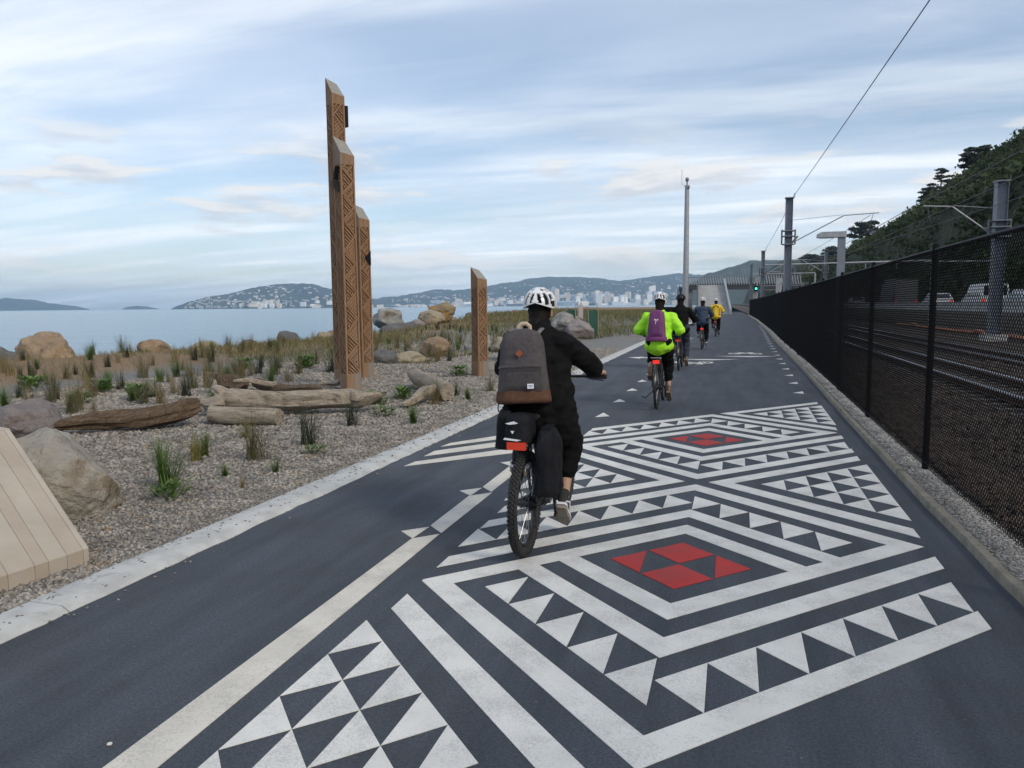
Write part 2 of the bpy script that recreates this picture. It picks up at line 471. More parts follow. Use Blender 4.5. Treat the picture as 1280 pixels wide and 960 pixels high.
# lane signs across the path: a long arrow blade and a bicycle, one per direction
def blade(cx, cy, s):
    paint_xy('paint_arrow', [(cx - 1.45*s, cy + .10*s), (cx - .2*s, cy - .36*s), (cx + .2*s, cy - .40*s), (cx + 1.45*s, cy + .36*s), (cx + .2*s, cy + .26*s), (cx - .2*s, cy + .22*s)][::(1 if s > 0 else -1)], white_paint)
def ring(cx, cy, r0, r1, n=18):
    pts = [(cx + r1*math.cos(2*PI*i/n), cy + 1.55*r1*math.sin(2*PI*i/n)) for i in range(n)] + [(cx + r0*math.cos(2*PI*i/n), cy + 1.55*r0*math.sin(2*PI*i/n)) for i in range(n)]
    me = bpy.data.meshes.new('paint_bicycle')
    me.from_pydata([(x, y, .004) for x, y in pts], [], [(i, (i+1) % n, n+(i+1) % n, n+i) for i in range(n)]); me.materials.append(white_paint)
    link('paint_bicycle', me, path)
def bar2(a, b, w):
    d = Vector((b[0]-a[0], b[1]-a[1])).normalized(); nrm = Vector((-d.y, d.x)) * w / 2
    paint_xy('paint_bicycle', [(a[0]+nrm.x, a[1]+nrm.y), (a[0]-nrm.x, a[1]-nrm.y), (b[0]-nrm.x, b[1]-nrm.y), (b[0]+nrm.x, b[1]+nrm.y)], white_paint, z=.0052)
def sign_bike(cx, cy, s):
    ring(cx - .33, cy, .13, .22); ring(cx + .33, cy, .13, .22)
    for a, b in (((-.33, 0), (-.1, .42)), ((-.1, .42), (.2, .45)), ((.33, 0), (.18, .62)), ((-.33, 0), (.0, 0)), ((0, 0), (.2, .45)), ((0, 0), (-.14, .6)), ((-.25, .6), (-.05, .6)), ((.1, .64), (.28, .62))):
        bar2((cx + a[0], cy + a[1]*s), (cx + b[0], cy + b[1]*s), .07)
blade(0.69, 24.75, 0.62); sign_bike(0.70, 26.1, 1)
blade(-0.45, 23.2, 0.60); sign_bike(-0.80, 22.0, -1)
paint_xy('paint_arrow', [(-2.85, 23.75), (-2.45, 23.35), (-2.45, 23.62), (-1.45, 23.55), (-1.45, 23.95), (-2.45, 23.88), (-2.40, 24.2)], white_paint)

# ---- kerbs
concrete = mat('concrete_edge', (0.40, 0.40, 0.385), (0.52, 0.52, 0.50), scale=5, rough=0.85, bump=0.3, bscale=60, bdist=0.006, c3=(0.30, 0.295, 0.28), s3=9, t3=(0.60, 0.74))
kerb = tag(link('kerb', None), kind='structure')
kr = random.Random(3)
y = -6.0
while y < 110:
    ln = 4.6 if y < 40 else 9.0
    y2 = min(y + ln, 110)
    V = []; F = []; ys = frange(y + .004, y2 - .004, 0.12 if y < 25 else 1.0)
    for yy in ys:
        j = noise.noise(Vector((yy * 2.1, 3, 0))) * .030 + noise.noise(Vector((yy * 9, 8, 0))) * .016 if yy < 30 else 0
        a, b = LE(yy) - .285 + .008*noise.noise(Vector((yy*1.5, 0, 5))), LE(yy) + .012 + j
        V += [(a, yy, -.12), (a, yy, .024), (a + .02, yy, .036), (b - .05, yy, .034), (b, yy, .003), (b, yy, -.05)]
    for j in range(len(ys) - 1):
        for i in range(5): F.append((j*6+i, j*6+i+1, (j+1)*6+i+1, (j+1)*6+i))
    n = len(ys) - 1
    F += [tuple(range(6)), tuple(n*6 + i for i in reversed(range(6)))]
    MBk = MB(); MBk.add(V, F); MBk.build('kerb_segment', concrete, kerb, True)
    y = y2
edge_mat = mat('timber_edge_concrete', (0.17, 0.15, 0.115), (0.25, 0.225, 0.18), scale=7, rough=0.9, bump=0.4, bscale=50, bdist=0.006, c3=(0.10, 0.10, 0.07), s3=4, t3=(.56, .7))
edging = tag(link('fence_edging', None), kind='structure')
y = -3.0
while y < 110:
    y2 = min(y + (2.4 if y < 40 else 8), 110)
    V = []; F = []; ys = frange(y + .003, y2 - .003, 0.2 if y < 20 else 1.2)
    for yy in ys:
        j = noise.noise(Vector((yy*1.3, 11, 0))) * .012
        a = RE(yy) - .005 + j
        V += [(a - .006, yy, -.02), (a, yy, .048), (a + .008, yy, .058), (a + .058, yy, .060), (a + .068, yy, .04), (a + .068, yy, -.05)]
    for j in range(len(ys) - 1):
        for i in range(5): F.append((j*6+i, j*6+i+1, (j+1)*6+i+1, (j+1)*6+i))
    n = len(ys) - 1; F += [tuple(range(6)), tuple(n*6+i for i in reversed(range(6)))]
    MBk = MB(); MBk.add(V, F); MBk.build('edging_board', edge_mat, edging, True)
    y = y2
aggregate = mat('exposed_aggregate', (0.11, 0.11, 0.10), (0.34, 0.33, 0.31), scale=75, rough=0.9, bump=0.9, bscale=75, bdist=0.012, detail=3)
tag(strip('aggregate_strip', lambda y: RE(y) + .07, lambda y: RE(y) + .36, -3, 110, .5, lambda x, y: .040 + .006*noise.noise(Vector((x*9, y*6, 0))), aggregate, nx=6), kind='structure')

# ---- planted gravel bank on the left, down to the water
SHORE = [(-40, -26), (10, -23), (20, -20.8), (32, -18.6), (42, -19.6), (54, -21.5), (76, -23), (124, -29), (180, -40), (320, -60)]
XS = lambda y: interp(SHORE, y)
def hL(x, y):
    s = x - XS(y)
    inland = smooth(LE(y) - .1, LE(y) - 2.5, x)
    z = -.012 + inland * (0.05 * noise.noise(Vector((x*.35, y*.35, 0))) + .02 * noise.noise(Vector((x*1.4, y*1.4, 4))))
    z += .25 * smooth(10, 3, s) * smooth(-1, 2, s)
    z += .55 * smooth(28, 70, y) * inland
    z -= 3.4 * smooth(2.2, -4.5, s)
    return z
gravel_mat = mat('gravel_bed', (0.085, 0.085, 0.080), (0.27, 0.265, 0.25), scale=46, rough=0.92, bump=1.0, bscale=46, bdist=0.02, detail=3, c3=(0.16, 0.115, 0.068), s3=.35, t3=(.58, .72))
def earth_zone():
    t = gravel_mat.node_tree; N = t.nodes; L = t.links; p = N['Principled BSDF']; src = p.inputs['Base Color'].links[0].from_socket
    tcn = N.new('ShaderNodeTexCoord'); sx = N.new('ShaderNodeSeparateXYZ'); L.new(tcn.outputs['Object'], sx.inputs[0])
    n = N.new('ShaderNodeTexNoise'); n.inputs['Scale'].default_value = .5; n.inputs['Detail'].default_value = 6; L.new(tcn.outputs['Object'], n.inputs['Vector'])
    a = N.new('ShaderNodeMath'); a.operation = 'MULTIPLY_ADD'; L.new(n.outputs[0], a.inputs[0]); a.inputs[1].default_value = 4.0; L.new(sx.outputs[0], a.inputs[2])
    m1 = N.new('ShaderNodeMapRange'); L.new(a.outputs[0], m1.inputs[0]); m1.inputs[1].default_value = -11.5; m1.inputs[2].default_value = -13.5; m1.interpolation_type = 'SMOOTHSTEP'
    n2 = N.new('ShaderNodeTexNoise'); n2.inputs['Scale'].default_value = 14; n2.inputs['Detail'].default_value = 8; L.new(tcn.outputs['Object'], n2.inputs['Vector'])
    e1 = N.new('ShaderNodeMix'); e1.data_type = 'RGBA'; L.new(n2.outputs[0], e1.inputs[0]); e1.inputs[6].default_value = (.10, .062, .035, 1); e1.inputs[7].default_value = (.32, .215, .125, 1)
    mx = N.new('ShaderNodeMix'); mx.data_type = 'RGBA'; L.new(m1.outputs[0], mx.inputs[0]); L.new(src, mx.inputs[6]); L.new(e1.outputs[2], mx.inputs[7]); L.new(mx.outputs[2], p.inputs['Base Color'])
earth_zone()
V = []; F = []
gy = frange(-12, 20, .4) + frange(21, 60, 1.0) + frange(63, 320, 5.0)
NXG = 70
for y in gy:
    a, b = XS(y) - 7, LE(y) - .24
    for i in range(NXG):
        t = 1 - (1 - i/(NXG-1)) ** 1.4; x = a + (b - a) * t; V.append((x, y, hL(x, y)))
for j in range(len(gy) - 1):
    for i in range(NXG - 1): F.append((j*NXG+i, j*NXG+i+1, (j+1)*NXG+i+1, (j+1)*NXG+i))
me = npmesh('ground', np.array(V), np.array(F), gravel_mat, True)
tag(link('ground', me), kind='structure')

# ---- sea
sea_mat = bpy.data.materials.new('sea_water'); sea_mat.use_nodes = True
t = sea_mat.node_tree; N = t.nodes; L = t.links; p = N['Principled BSDF']
p.inputs['Base Color'].default_value = (0.030, 0.130, 0.215, 1); p.inputs['Roughness'].default_value = 0.16; p.inputs['IOR'].default_value = 1.33; p.inputs['Specular IOR Level'].default_value = 0.36
tcn = N.new('ShaderNodeTexCoord')
mpn = N.new('ShaderNodeMapping'); mpn.inputs['Scale'].default_value = (0.55, 1.0, 1); mpn.inputs['Rotation'].default_value = (0, 0, R(24)); L.new(tcn.outputs['Object'], mpn.inputs[0])
h = None
for s_, w in ((1.5, .18), (.35, .5), (.05, 1.4)):
    n = N.new('ShaderNodeTexNoise'); n.inputs['Scale'].default_value = s_; n.inputs['Detail'].default_value = 5; n.inputs['Roughness'].default_value = .6; L.new(mpn.outputs[0], n.inputs['Vector'])
    a = N.new('ShaderNodeMath'); a.operation = 'MULTIPLY_ADD'; L.new(n.outputs[0], a.inputs[0]); a.inputs[1].default_value = w
    if h is not None: L.new(h, a.inputs[2])
    else: a.inputs[2].default_value = 0
    h = a.outputs[0]
b = N.new('ShaderNodeBump'); b.inputs['Strength'].default_value = .55; b.inputs['Distance'].default_value = 1.0; L.new(h, b.inputs['Height']); L.new(b.outputs[0], p.inputs['Normal'])
SEA_Z = -2.3
me = bpy.data.meshes.new('sea')
me.from_pydata([(-10900, -2900, SEA_Z), (3000, -2900, SEA_Z), (3000, 11300, SEA_Z), (-10900, 11300, SEA_Z)], [], [(0, 1, 2, 3)]); me.materials.append(sea_mat)
tag(link('sea', me), kind='structure')

# ---- railway bed, bank and road on the right
ballast_mat = mat('ballast', (0.022, 0.017, 0.014), (0.090, 0.070, 0.054), scale=30, rough=0.95, bump=1.0, bscale=30, bdist=0.04, detail=3, c3=(0.075, 0.045, 0.028), s3=.6, t3=(.45, .7))
RA = lambda y: RE(y) + .35
def hR(x, y):
    d = x - RA(y)
    return .05 - .28 * smooth(0, 1.1, d) + .02 * noise.noise(Vector((x*1.1, y*1.1, 0)))
V = []; F = []
gy = frange(-6, 30, .5) + frange(32, 150, 2.5) + frange(160, 1500, 40)
xs_ = [0, .15, .3, .5, .8, 1.2, 1.8, 2.6, 3.6, 5, 7, 9, 11.6]
for y in gy:
    for d in xs_: x = RA(min(y, 112)) + d; V.append((x, y, hR(x, min(y, 112))))
n = len(xs_)
for j in range(len(gy) - 1):
    for i in range(n - 1): F.append((j*n+i, j*n+i+1, (j+1)*n+i+1, (j+1)*n+i))
tag(link('railway_bed', npmesh('railway_bed', np.array(V), np.array(F), ballast_mat, True)), kind='structure')
bank_mat = mat('road_bank', (0.045, 0.040, 0.030), (0.10, 0.085, 0.06), scale=3, rough=0.95, bump=.8, bscale=12)
V = []; F = []
for j, y in enumerate((-6, 60, 150, 400, 1500)):
    x0 = RA(min(y, 112)) + 11.5; V += [(x0, y, -.26), (14.6, y, .2), (15.2, y, .98), (15.9, y, 1.0)]
for j in range(4):
    for i in range(3): F.append((j*4+i, j*4+i+1, (j+1)*4+i+1, (j+1)*4+i))
tag(link('road_bank', npmesh('road_bank', np.array(V), np.array(F), bank_mat)), kind='structure')
road_mat = mat('road_asphalt', (0.038, 0.039, 0.041), (0.055, 0.056, 0.058), scale=4, rough=.85)
me = bpy.data.meshes.new('road'); me.from_pydata([(15.8, -6, 1.004), (36, -6, 1.004), (36, 1500, 1.004), (15.8, 1500, 1.004)], [], [(0, 1, 2, 3)]); me.materials.append(road_mat)
road = tag(link('road', me), kind='structure')
for k in range(30):
    for x in (19.4, 22.9, 27.8, 31.2):
        MB().add([(x-.06, 30+k*9, 1.008), (x+.06, 30+k*9, 1.008), (x+.06, 33+k*9, 1.008), (x-.06, 33+k*9, 1.008)], [(0, 1, 2, 3)]).build('lane_dash', white_paint, road)

# ---- the bush-covered hillside beyond the road
RIDGE = [(-200, 66), (200, 60), (326, 53), (372, 47), (430, 43), (520, 37), (620, 36), (740, 38), (840, 42), (1000, 50), (1500, 80)]
def hH(x, y):
    t = smooth(35, 108, x)
    r = interp(RIDGE, y) * (1 + .05 * noise.noise(Vector((y*.02, 2, 0))))
    g = 2.5 * noise.noise(Vector((x*.05, y*.03, 1))) + 1.2 * noise.noise(Vector((x*.15, y*.12, 7)))
    return .6 + r * (0.30 * smooth(35, 45, x) + .70 * t) - r*.25*smooth(112, 230, x) + g * smooth(36, 60, x)
hill_mat = mat('bush_floor', (0.018, 0.026, 0.012), (0.045, 0.055, 0.022), scale=.25, rough=.95, bump=1, bscale=.8, bdist=1.5)
V = []; F = []
gx = frange(34, 125, 3.5) + frange(140, 260, 20); gy = frange(-60, 700, 8) + frange(715, 1560, 15)
for y in gy:
    for x in gx: V.append((x, y, hH(x, y)))
n = len(gx)
for j in range(len(gy) - 1):
    for i in range(n - 1): F.append((j*n+i, j*n+i+1, (j+1)*n+i+1, (j+1)*n+i))
tag(link('hillside', npmesh('hillside', np.array(V), np.array(F), hill_mat, True)), kind='structure')
# the bush itself: thousands of crowns that read as one mass
nr = np.random.default_rng(5)
def leaf_cloud(centres, radii, per, size, flat=.8, seed=0):
    """small leaf faces spread through and over each crown volume"""
    g = np.random.default_rng(seed); n = len(centres)
    d = g.normal(size=(n, per, 3)); d /= np.linalg.norm(d, axis=2, keepdims=True)
    d[..., 2] = np.abs(d[..., 2]) * .9 - .12
    rr = g.uniform(.55, 1.08, size=(n, per, 1))
    c = centres[:, None, :] + d * rr * radii[:, None, :]
    c = c.reshape(-1, 3); k = len(c)
    u = g.normal(size=(k, 3)); u /= np.linalg.norm(u, axis=1, keepdims=True)
    w = g.normal(size=(k, 3)); w -= (w*u).sum(1, keepdims=True)*u; w /= np.linalg.norm(w, axis=1, keepdims=True)
    s = (np.asarray(size) if np.ndim(size) else np.full(n, size)).repeat(per)[:, None] * g.uniform(.5, 1.25, size=(k, 1))
    V = np.stack([c - u*s, c + w*s*.55, c + u*s, c - w*s*.55], 1).reshape(-1, 3)
    return V, np.arange(4*k).reshape(-1, 4)
bush_mat = mat('bush_leaves', (0.028, 0.045, 0.016), (0.078, 0.104, 0.034), scale=.12, rough=.7, island=.45, spec=.3, c3=(0.115, 0.105, 0.040), s3=.05, t3=(.54, .7), transl=.15)
C = []; Rd = []
for i in range(6500):
    y = 90 + 900 * nr.random() ** 1.7; x = 35.5 + 76 * nr.random()
    r = nr.uniform(1.3, 3.6) * (1 + y/1800)
    C.append((x, y, hH(x, y) + r*.25)); Rd.append((r, r, r * nr.uniform(.7, 1.2)))
V, F = leaf_cloud(np.array(C), np.array(Rd), 60, np.array(Rd)[:, 0] * .17, seed=3)
tag(link('hillside_bush', npmesh('hillside_bush', V, F, bush_mat)), 'dense dark green bush covering the steep hillside beyond the railway', 'bush', kind='stuff')

# ---- far hills across the harbour
far_green = mat('far_hill_scrub', (0.014, 0.028, 0.022), (0.038, 0.054, 0.042), scale=.004, rough=.95, bump=.6, bscale=.01, bdist=30, c3=(.075, .08, .06), s3=.012, t3=(.58, .68))
FAR = {}
def far_hill(name, sky_, Df, Dr, seed, rough_=1.0, step=3.0, m=far_green):
    x0, x1 = sky_[0][0], sky_[-1][0]; cols_ = frange(x0, x1, step); rows = 22
    V = []; F = []
    for ci, px in enumerate(cols_):
        py = interp(sky_, px) + (1.5*noise.noise(Vector((px*.055, seed, 1))) + 1.0*noise.noise(Vector((px*.17, seed, 5))) + .5*noise.noise(Vector((px*.45, seed, 9)))) * min(1, .15*max(0, 384 - interp(sky_, px))); hy = 382 - math.tan(ROLL)*(px - 640)
        top = at(px, py, D=Dr); zt = max(top.z, SEA_Z - 1)
        d = ray(px, hy); d = Vector((d.x, d.y)).normalized()
        for r in range(rows + 6):
            t = r / rows
            D = Df + (Dr - Df) * t
            if t <= 1:
                g = noise.noise(Vector((px*.045, t*3.0, seed))) * .28 + noise.noise(Vector((px*.14, t*7, seed+3))) * .10
                prof = t ** 0.85 + g * rough_ * math.sin(PI*min(t, 1)) * (0.4 + .6*t)
                z = SEA_Z - 2 + (zt - SEA_Z + 2) * max(0, prof)
                if t > .8: z = min(z, zt + (1-t)*20)
            else: z = zt - (zt - SEA_Z + 4) * (t - 1) * 3.6
            V.append((d.x*D, d.y*D, z))
    n = rows + 6
    for c_ in range(len(cols_) - 1):
        for r in range(n - 1): F.append((c_*n+r, (c_+1)*n+r, (c_+1)*n+r+1, c_*n+r+1))
    FAR[name] = (cols_, rows, n, V)
    return tag(link(name, npmesh(name, np.array(V), np.array(F), m, True)), kind='structure')
far_hill('far_headland', [(214, 386), (222, 382), (235, 377.5), (262, 371), (290, 366.5), (318, 359.5), (342, 355.5), (362, 354.3), (380, 354.2), (400, 357), (425, 364), (450, 370), (478, 376), (505, 384)], 5600, 6300, 1)
far_hill('far_city_hills', [(440, 383), (465, 374), (500, 369.5), (525, 366), (545, 361.5), (562, 362.5), (590, 361), (608, 357.5), (645, 351.5), (681, 346), (740, 346.5), (774, 351.5), (811, 346), (847, 341.5), (881, 344), (930, 352), (980, 366), (1010, 376)], 5900, 7600, 2)
far_hill('far_blue_hill', [(846, 362), (866, 352), (881, 343.5), (904, 336), (926, 329.5), (938, 326), (974, 324.7), (1005, 330), (1050, 346), (1100, 352), (1180, 340), (1290, 330)], 2300, 3100, 3, .7)
far_hill('far_low_headland', [(-60, 372), (0, 373.3), (28, 373), (50, 376.5), (75, 380.5), (96, 382.7), (112, 386.5)], 8800, 9300, 4, .6)
far_hill('far_islet', [(152, 386.5), (158, 384), (170, 382.3), (184, 383.2), (200, 386.3)], 8600, 8800, 5, .4, 2)

# ================================================================== fence
black_steel = mat('black_powder_coat', (0.006, 0.006, 0.008), rough=.6, spec=.2)
black_wire = mat('black_coated_wire', (0.0035, 0.0035, 0.0045), rough=.75, spec=.10)
FX = lambda y: RE(y) + .265
FH, SP = 2.10, 3.45
fence = thing('chain_link_fence', 'long black chain link fence between the path and the railway', 'fence', (0, 0, 0))
posty = [7.97 + SP*k for k in range(-3, 31)]
def wire_panel(n_len, h, pitch, r):
    """woven diamonds: two families of slanting wires, one slightly in front of the other"""
    V = []; F = []
    k0 = int(-h / pitch) - 1; k1 = int(n_len / pitch) + 1
    for s, off in ((1, -.0022), (-1, .0022)):
        for k in range(k0, k1 + 1):
            a = k * pitch                                    # at z = 0 (s = 1) or z = h (s = -1)
            t0, t1 = max(0, -a), min(h, n_len - a)
            if t1 - t0 < .02: continue
            p0, p1 = (a + t0, t0 if s > 0 else h - t0), (a + t1, t1 if s > 0 else h - t1)
            b = len(V)
            for (y, z) in (p0, p1):
                V += [(off - r, y, z), (off + r*.5, y - r*.7, z + s*r*.7), (off + r*.5, y + r*.7, z - s*r*.7)]
            F += [(b, b+1, b+4, b+3), (b+1, b+2, b+5, b+4), (b+2, b, b+3, b+5)]
    return npmesh('wire_mesh', np.array(V), np.array(F), black_wire)
panel = wire_panel(SP, FH - .08, .048, .0027)
postm = MB().tube([(0, 0, -.2), (0, 0, FH + .03)], .030, 12).tube([(0, 0, FH + .03), (0, 0, FH + .05)], [.034, .012], 12).mesh('post', black_steel, True)
for i, y in enumerate(posty):
    o = link('post', postm, fence); o.location = (FX(y), y, .05)
    if i + 1 < len(posty):
        y2 = posty[i+1]; ang = -math.atan2(FX(y2) - FX(y), y2 - y)
        w = link('wire_mesh', panel, fence); w['kind'] = 'stuff'; w.location = (FX(y) - .034, y, .10); w.rotation_euler = (0, 0, ang)
        MB().tube([(FX(y), y, FH + .03), (FX(y2), y2, FH + .03)], .018, 8).build('top_rail', black_steel, fence, True)
        MB().tube([(FX(y) - .036, y, .14), (FX(y2) - .036, y2, .14)], .004, 5).build('tension_wire', black_steel, fence)

# ================================================================== railway
rail_mat = mat('rail_steel', (0.74, 0.76, 0.80), (0.60, 0.61, 0.63), scale=30, rough=.38, metal=.85)
rail_rust = mat('rail_rust', (0.10, 0.055, 0.032), (0.06, 0.035, 0.022), scale=12, rough=.85)
sleeper_mat = mat('sleeper', (0.11, 0.10, 0.09), (0.06, 0.052, 0.045), scale=6, rough=.95, bump=.4)
tracks = []
for (cx, zr, lab) in ((5.45, .02, 'railway track nearest the fence with two shiny rails'), (8.65, -.06, 'second railway track, farther from the fence')):
    tr = thing('railway_track', lab, 'railway track', (cx, 0, zr)); tracks.append(tr)
    for s in (-1, 1):
        x = s * .5335 * 1.0
        MB().box((x, 60, -.02), (.065, 130, .04)).build('rail', rail_mat, tr)
        MB().box((x, 60, -.085), (.02, 130, .09)).box((x, 60, -.14), (.13, 130, .02)).build('rail_web', rail_rust, tr)
    slm = MB().box((0, 0, -.20), (2.1, .22, .14)).mesh('sleeper', sleeper_mat)
    for k in range(150):
        o = link('sleeper', slm, tr); o.location = (0, 3 + k * .66, -.02)
galv = mat('galvanised_steel', (0.30, 0.315, 0.335), (0.40, 0.415, 0.43), scale=6, rough=.55, metal=.35, bump=.05)
blue_steel = mat('blue_grey_painted_steel', (0.17, 0.19, 0.225), (0.22, 0.24, 0.275), scale=5, rough=.55, metal=.2)
insul = mat('brown_insulator', (0.16, 0.15, 0.15), rough=.35)
wire_m = mat('overhead_wire_metal', (0.10, 0.105, 0.11), rough=.5, metal=.5)
def hbeam(mb, p0, z0, z1, w, t=.016):
    x, y = p0
    mb.box((x - w/2, y, (z0+z1)/2), (t, w, z1-z0)).box((x + w/2, y, (z0+z1)/2), (t, w, z1-z0)).box((x, y, (z0+z1)/2), (w, t*.8, z1-z0))
def mast(label, x, y, ztop, w, arm, side, base=-.2, box_=False):
    t = thing('catenary_mast', label, 'mast', (x, y, base), group='overhead line masts')
    H = ztop - base
    m = MB(); hbeam(m, (0, 0), 0, H, w); m.build('column', blue_steel, t)
    MB().box((0, 0, H + .03), (w*1.25, w*1.25, .06)).build('cap', blue_steel, t)
    MB().box((0, 0, .15), (w*2, w*2, .3)).build('footing', concrete, t)
    for z in (H*.66, H*.72, H*.76): MB().box((0, 0, z), (w*1.7, w*1.5, .05)).build('clamp', blue_steel, t)
    for k in (-1, 1): MB().tube([(k*w*.95, 0, H*.66), (k*w*.95, 0, H*.77)], [.05, .05], 8).build('insulator', insul, t, True)
    if arm:
        a = MB(); L_ = arm * side
        a.tube([(side*w*.5, 0, H*.67), (L_*.62, 0, H*.86)], .035, 8); a.tube([(L_*.62, 0, H*.86), (L_, 0, H*.87)], .03, 8)
        a.build('cantilever', galv, t, True)
        MB().tube([(side*w*.5, 0, H*.84), (L_*.6, 0, H*.865)], .014, 6).build('stay_rod', galv, t)
        MB().tube([(side*w*.5, 0, H*.51), (L_*.95, 0, H*.515)], .026, 8).build('registration_arm', galv, t, True)
        MB().tube([(L_*.94, 0, H*.865), (L_*.90, 0, H*.77)], .016, 6).build('dropper', wire_m, t)
        MB().tube([(side*w*.5, 0, H*.67), (side*(w*.5+.35), 0, H*.72)], [.06, .06], 8).build('insulator', insul, t, True)
    if box_:
        MB().box((-w*1.2, -.1, 2.9), (.34, .3, 1.1)).build('equipment_box', galv, t)
    MB().tube([(w*.6, 0, H), (w*.75, 0, H + .1), (w*.75, 0, H + .32)], .025, 6).build('wire_bracket', wire_m, t)
    return t
mast('tall grey overhead line mast just behind the fence, right of the lamp pole', 3.85, 51.6, 8.2, .42, 5.2, 1, box_=True)
mast('grey mast seen through the fence at the far right of the view', 12.1, 40.0, 7.05, .46, 3.2, -1)
mast('smaller dark mast behind the fence near the green signal', 3.75, 82.0, 6.9, .34, 4.2, 1)
mast('grey mast on the far side of the tracks behind the square lamp', 12.3, 104, 8.3, .36, 4.5, -1)
mast('slim mast left of the green railway signal', 3.6, 112.0, 7.0, .3, 4, 1)
mast('far mast beyond the tracks at the foot of the hill', 12.5, 150, 8.6, .34, 4.5, -1)
def wire(label, pts, r, group='overhead wires'):
    tag(MB().tube(pts, r, 6).build('overhead_wire', wire_m, smooth_=True), label, 'wire', group)
def sag(p0, p1, s, n=24):
    p0, p1 = Vector(p0), Vector(p1)
    return [p0.lerp(p1, k/n) - Vector((0, 0, s * 4 * (k/n) * (1 - k/n))) for k in range(n + 1)]
wire('thick earth wire rising from the tall mast to the top of the picture', sag((4.2, 51.6, 8.5), (4.45, -8, 8.55), .12), .016)
wire('earth wire running on from the tall mast to the smaller dark mast', sag((4.15, 51.6, 8.5), (4.0, 82, 7.2), .2), .016)
wire('upper overhead wire crossing in front of the bush hillside', sag((8.65, 104, 6.3), (8.55, 40, 6.15), .25) + sag((8.55, 40, 6.15), (8.5, -8, 7.0), .3)[1:], .016)
wire('lower overhead wire over the second track', [(8.65, 104, 4.9), (8.6, 40, 5.35), (8.6, -8, 5.6)], .013)
wire('upper overhead wire over the track nearest the fence', sag((6.6, 112, 6.4), (8.6, 51.6, 7.0), .3), .013)
wire('lower overhead wire over the track nearest the fence', [(6.2, 112, 4.7), (7.9, 51.6, 4.9), (9.6, 20, 5.0), (10.8, -6, 5.1)], .012)
for k, (y, z0, z1) in enumerate(((30, 5.4, 6.25), (47, 5.25, 6.1), (64, 5.1, 6.0))):
    tag(MB().tube([(8.58, y, z0), (8.57, y, z1)], .008, 5).build('dropper_wire', wire_m), ('thin dropper wire hanging nearest the right edge, between the two second-track wires', 'thin dropper wire hanging second from the right between the two second-track wires', 'thin dropper wire hanging farthest along between the two second-track wires')[k], 'wire', 'dropper wires')
for k, (y, label) in enumerate(((62, 'horizontal overhead beam on the right, low against the dark hillside'), (92, 'horizontal overhead beam behind the square lamp'), (118, 'farthest horizontal overhead beam above the tracks'))):
    b = thing('overhead_beam', label, 'gantry', (0, y, 0), group='overhead beams')
    x0 = (8.6, 4.0, 4.0)[k]; x1 = (14.6, 12.6, 12.6)[k]; zb = (4.6, 6.0, 5.9)[k]
    MB().tube([(x0, 0, zb), (x1, 0, zb + .05)], .07, 8).build('beam', galv, b, True)
    MB().box((x1, 0, zb/2 - .1), (.2, .2, zb + .2)).build('post', galv, b)
    for q_ in (.25, .6): MB().tube([(x0 + (x1-x0)*q_, 0, zb), (x0 + (x1-x0)*q_, 0, zb - .5)], .03, 6).build('dropper', galv, b)

# square-headed lamp behind the fence
lp_ = thing('path_lamp', 'grey square post lamp with a flat head reaching over the fence', 'lamp', (4.06, 30, -.2))
MB().box((0, 0, 2.1), (.24, .24, 4.2)).build('post', blue_steel, lp_)
hd = MB(); hd.prism([(-.84, -.17, 4.2), (.14, -.17, 4.2), (.14, -.17, 4.40), (-.70, -.17, 4.40), (-.84, -.17, 4.33)], (0, .34, 0)); hd.build('lamp_head', galv, lp_)
MB().box((-.5, 0, 4.19), (.5, .22, .02)).build('lens', mat('lamp_lens', (.5, .5, .48), rough=.3), lp_)

# railway signal
sg = thing('railway_signal', 'railway signal showing green beyond the fence', 'signal', (3.35, 85, -.2))
MB().tube([(0, 0, 0), (0, 0, 4.2)], .07, 10).build('pole', galv, sg, True)
MB().box((-.1, -.12, 3.4), (.36, .12, .6)).build('backplate', black_steel, sg)
MB().tube([(-.1, -.20, 3.4), (-.1, -.18, 3.4)], .11, 18).build('green_light', mat('signal_green', (.0, .4, .25), rough=.3, emit=((.05, 1.0, .62), 2.2)), sg)
MB().torus((0, 0, 0), .13, .02, 'z').build('hood', black_steel, sg).matrix_local = Matrix.Translation((-.1, -.26, 3.4)) @ Matrix.Rotation(PI/2, 4, 'X')

# orange duct lying between the tracks and the bank
pts = [(13.45 + .25*noise.noise(Vector((k*.23, 0, 0))), 34 + k*.9, -.08 + .16*abs(noise.noise(Vector((k*.31, 5, 0))))) for k in range(38)]
tag(MB().tube(pts, .10, 8).build('cable_duct', mat('orange_plastic', (.42, .13, .06), (.5, .2, .10), scale=3, rough=.6), smooth_=True), 'wavy orange plastic duct lying beyond the tracks', 'duct')

# road barrier and traffic
bar_c = mat('barrier_concrete', (.30, .30, .29), (.40, .40, .385), scale=2, rough=.9)
bt = thing('road_barrier', 'pale concrete road barrier beyond the railway tracks', 'barrier', (15.55, 0, 1.0))
bm_ = MB(); bm_.prism([(-.30, 0, -.02), (.30, 0, -.02), (.30, 0, .08), (.13, 0, .30), (.09, 0, .62), (-.09, 0, .62), (-.13, 0, .30), (-.30, 0, .08)], (0, 3.94, 0))
bmm = bm_.mesh('barrier_block', bar_c)
for k in range(45):
    o = link('barrier_block', bmm, bt); o.location = (0, 10 + k*4, 0)
glass_dark = mat('car_glass', (.02, .025, .03), rough=.08, spec=.8)
rubber = mat('black_rubber', (.016, .016, .017), (.028, .028, .028), scale=30, rough=.85)
red_lens = mat('red_lamp_lens', (.35, .01, .01), rough=.25, emit=((1, .04, .02), .6))
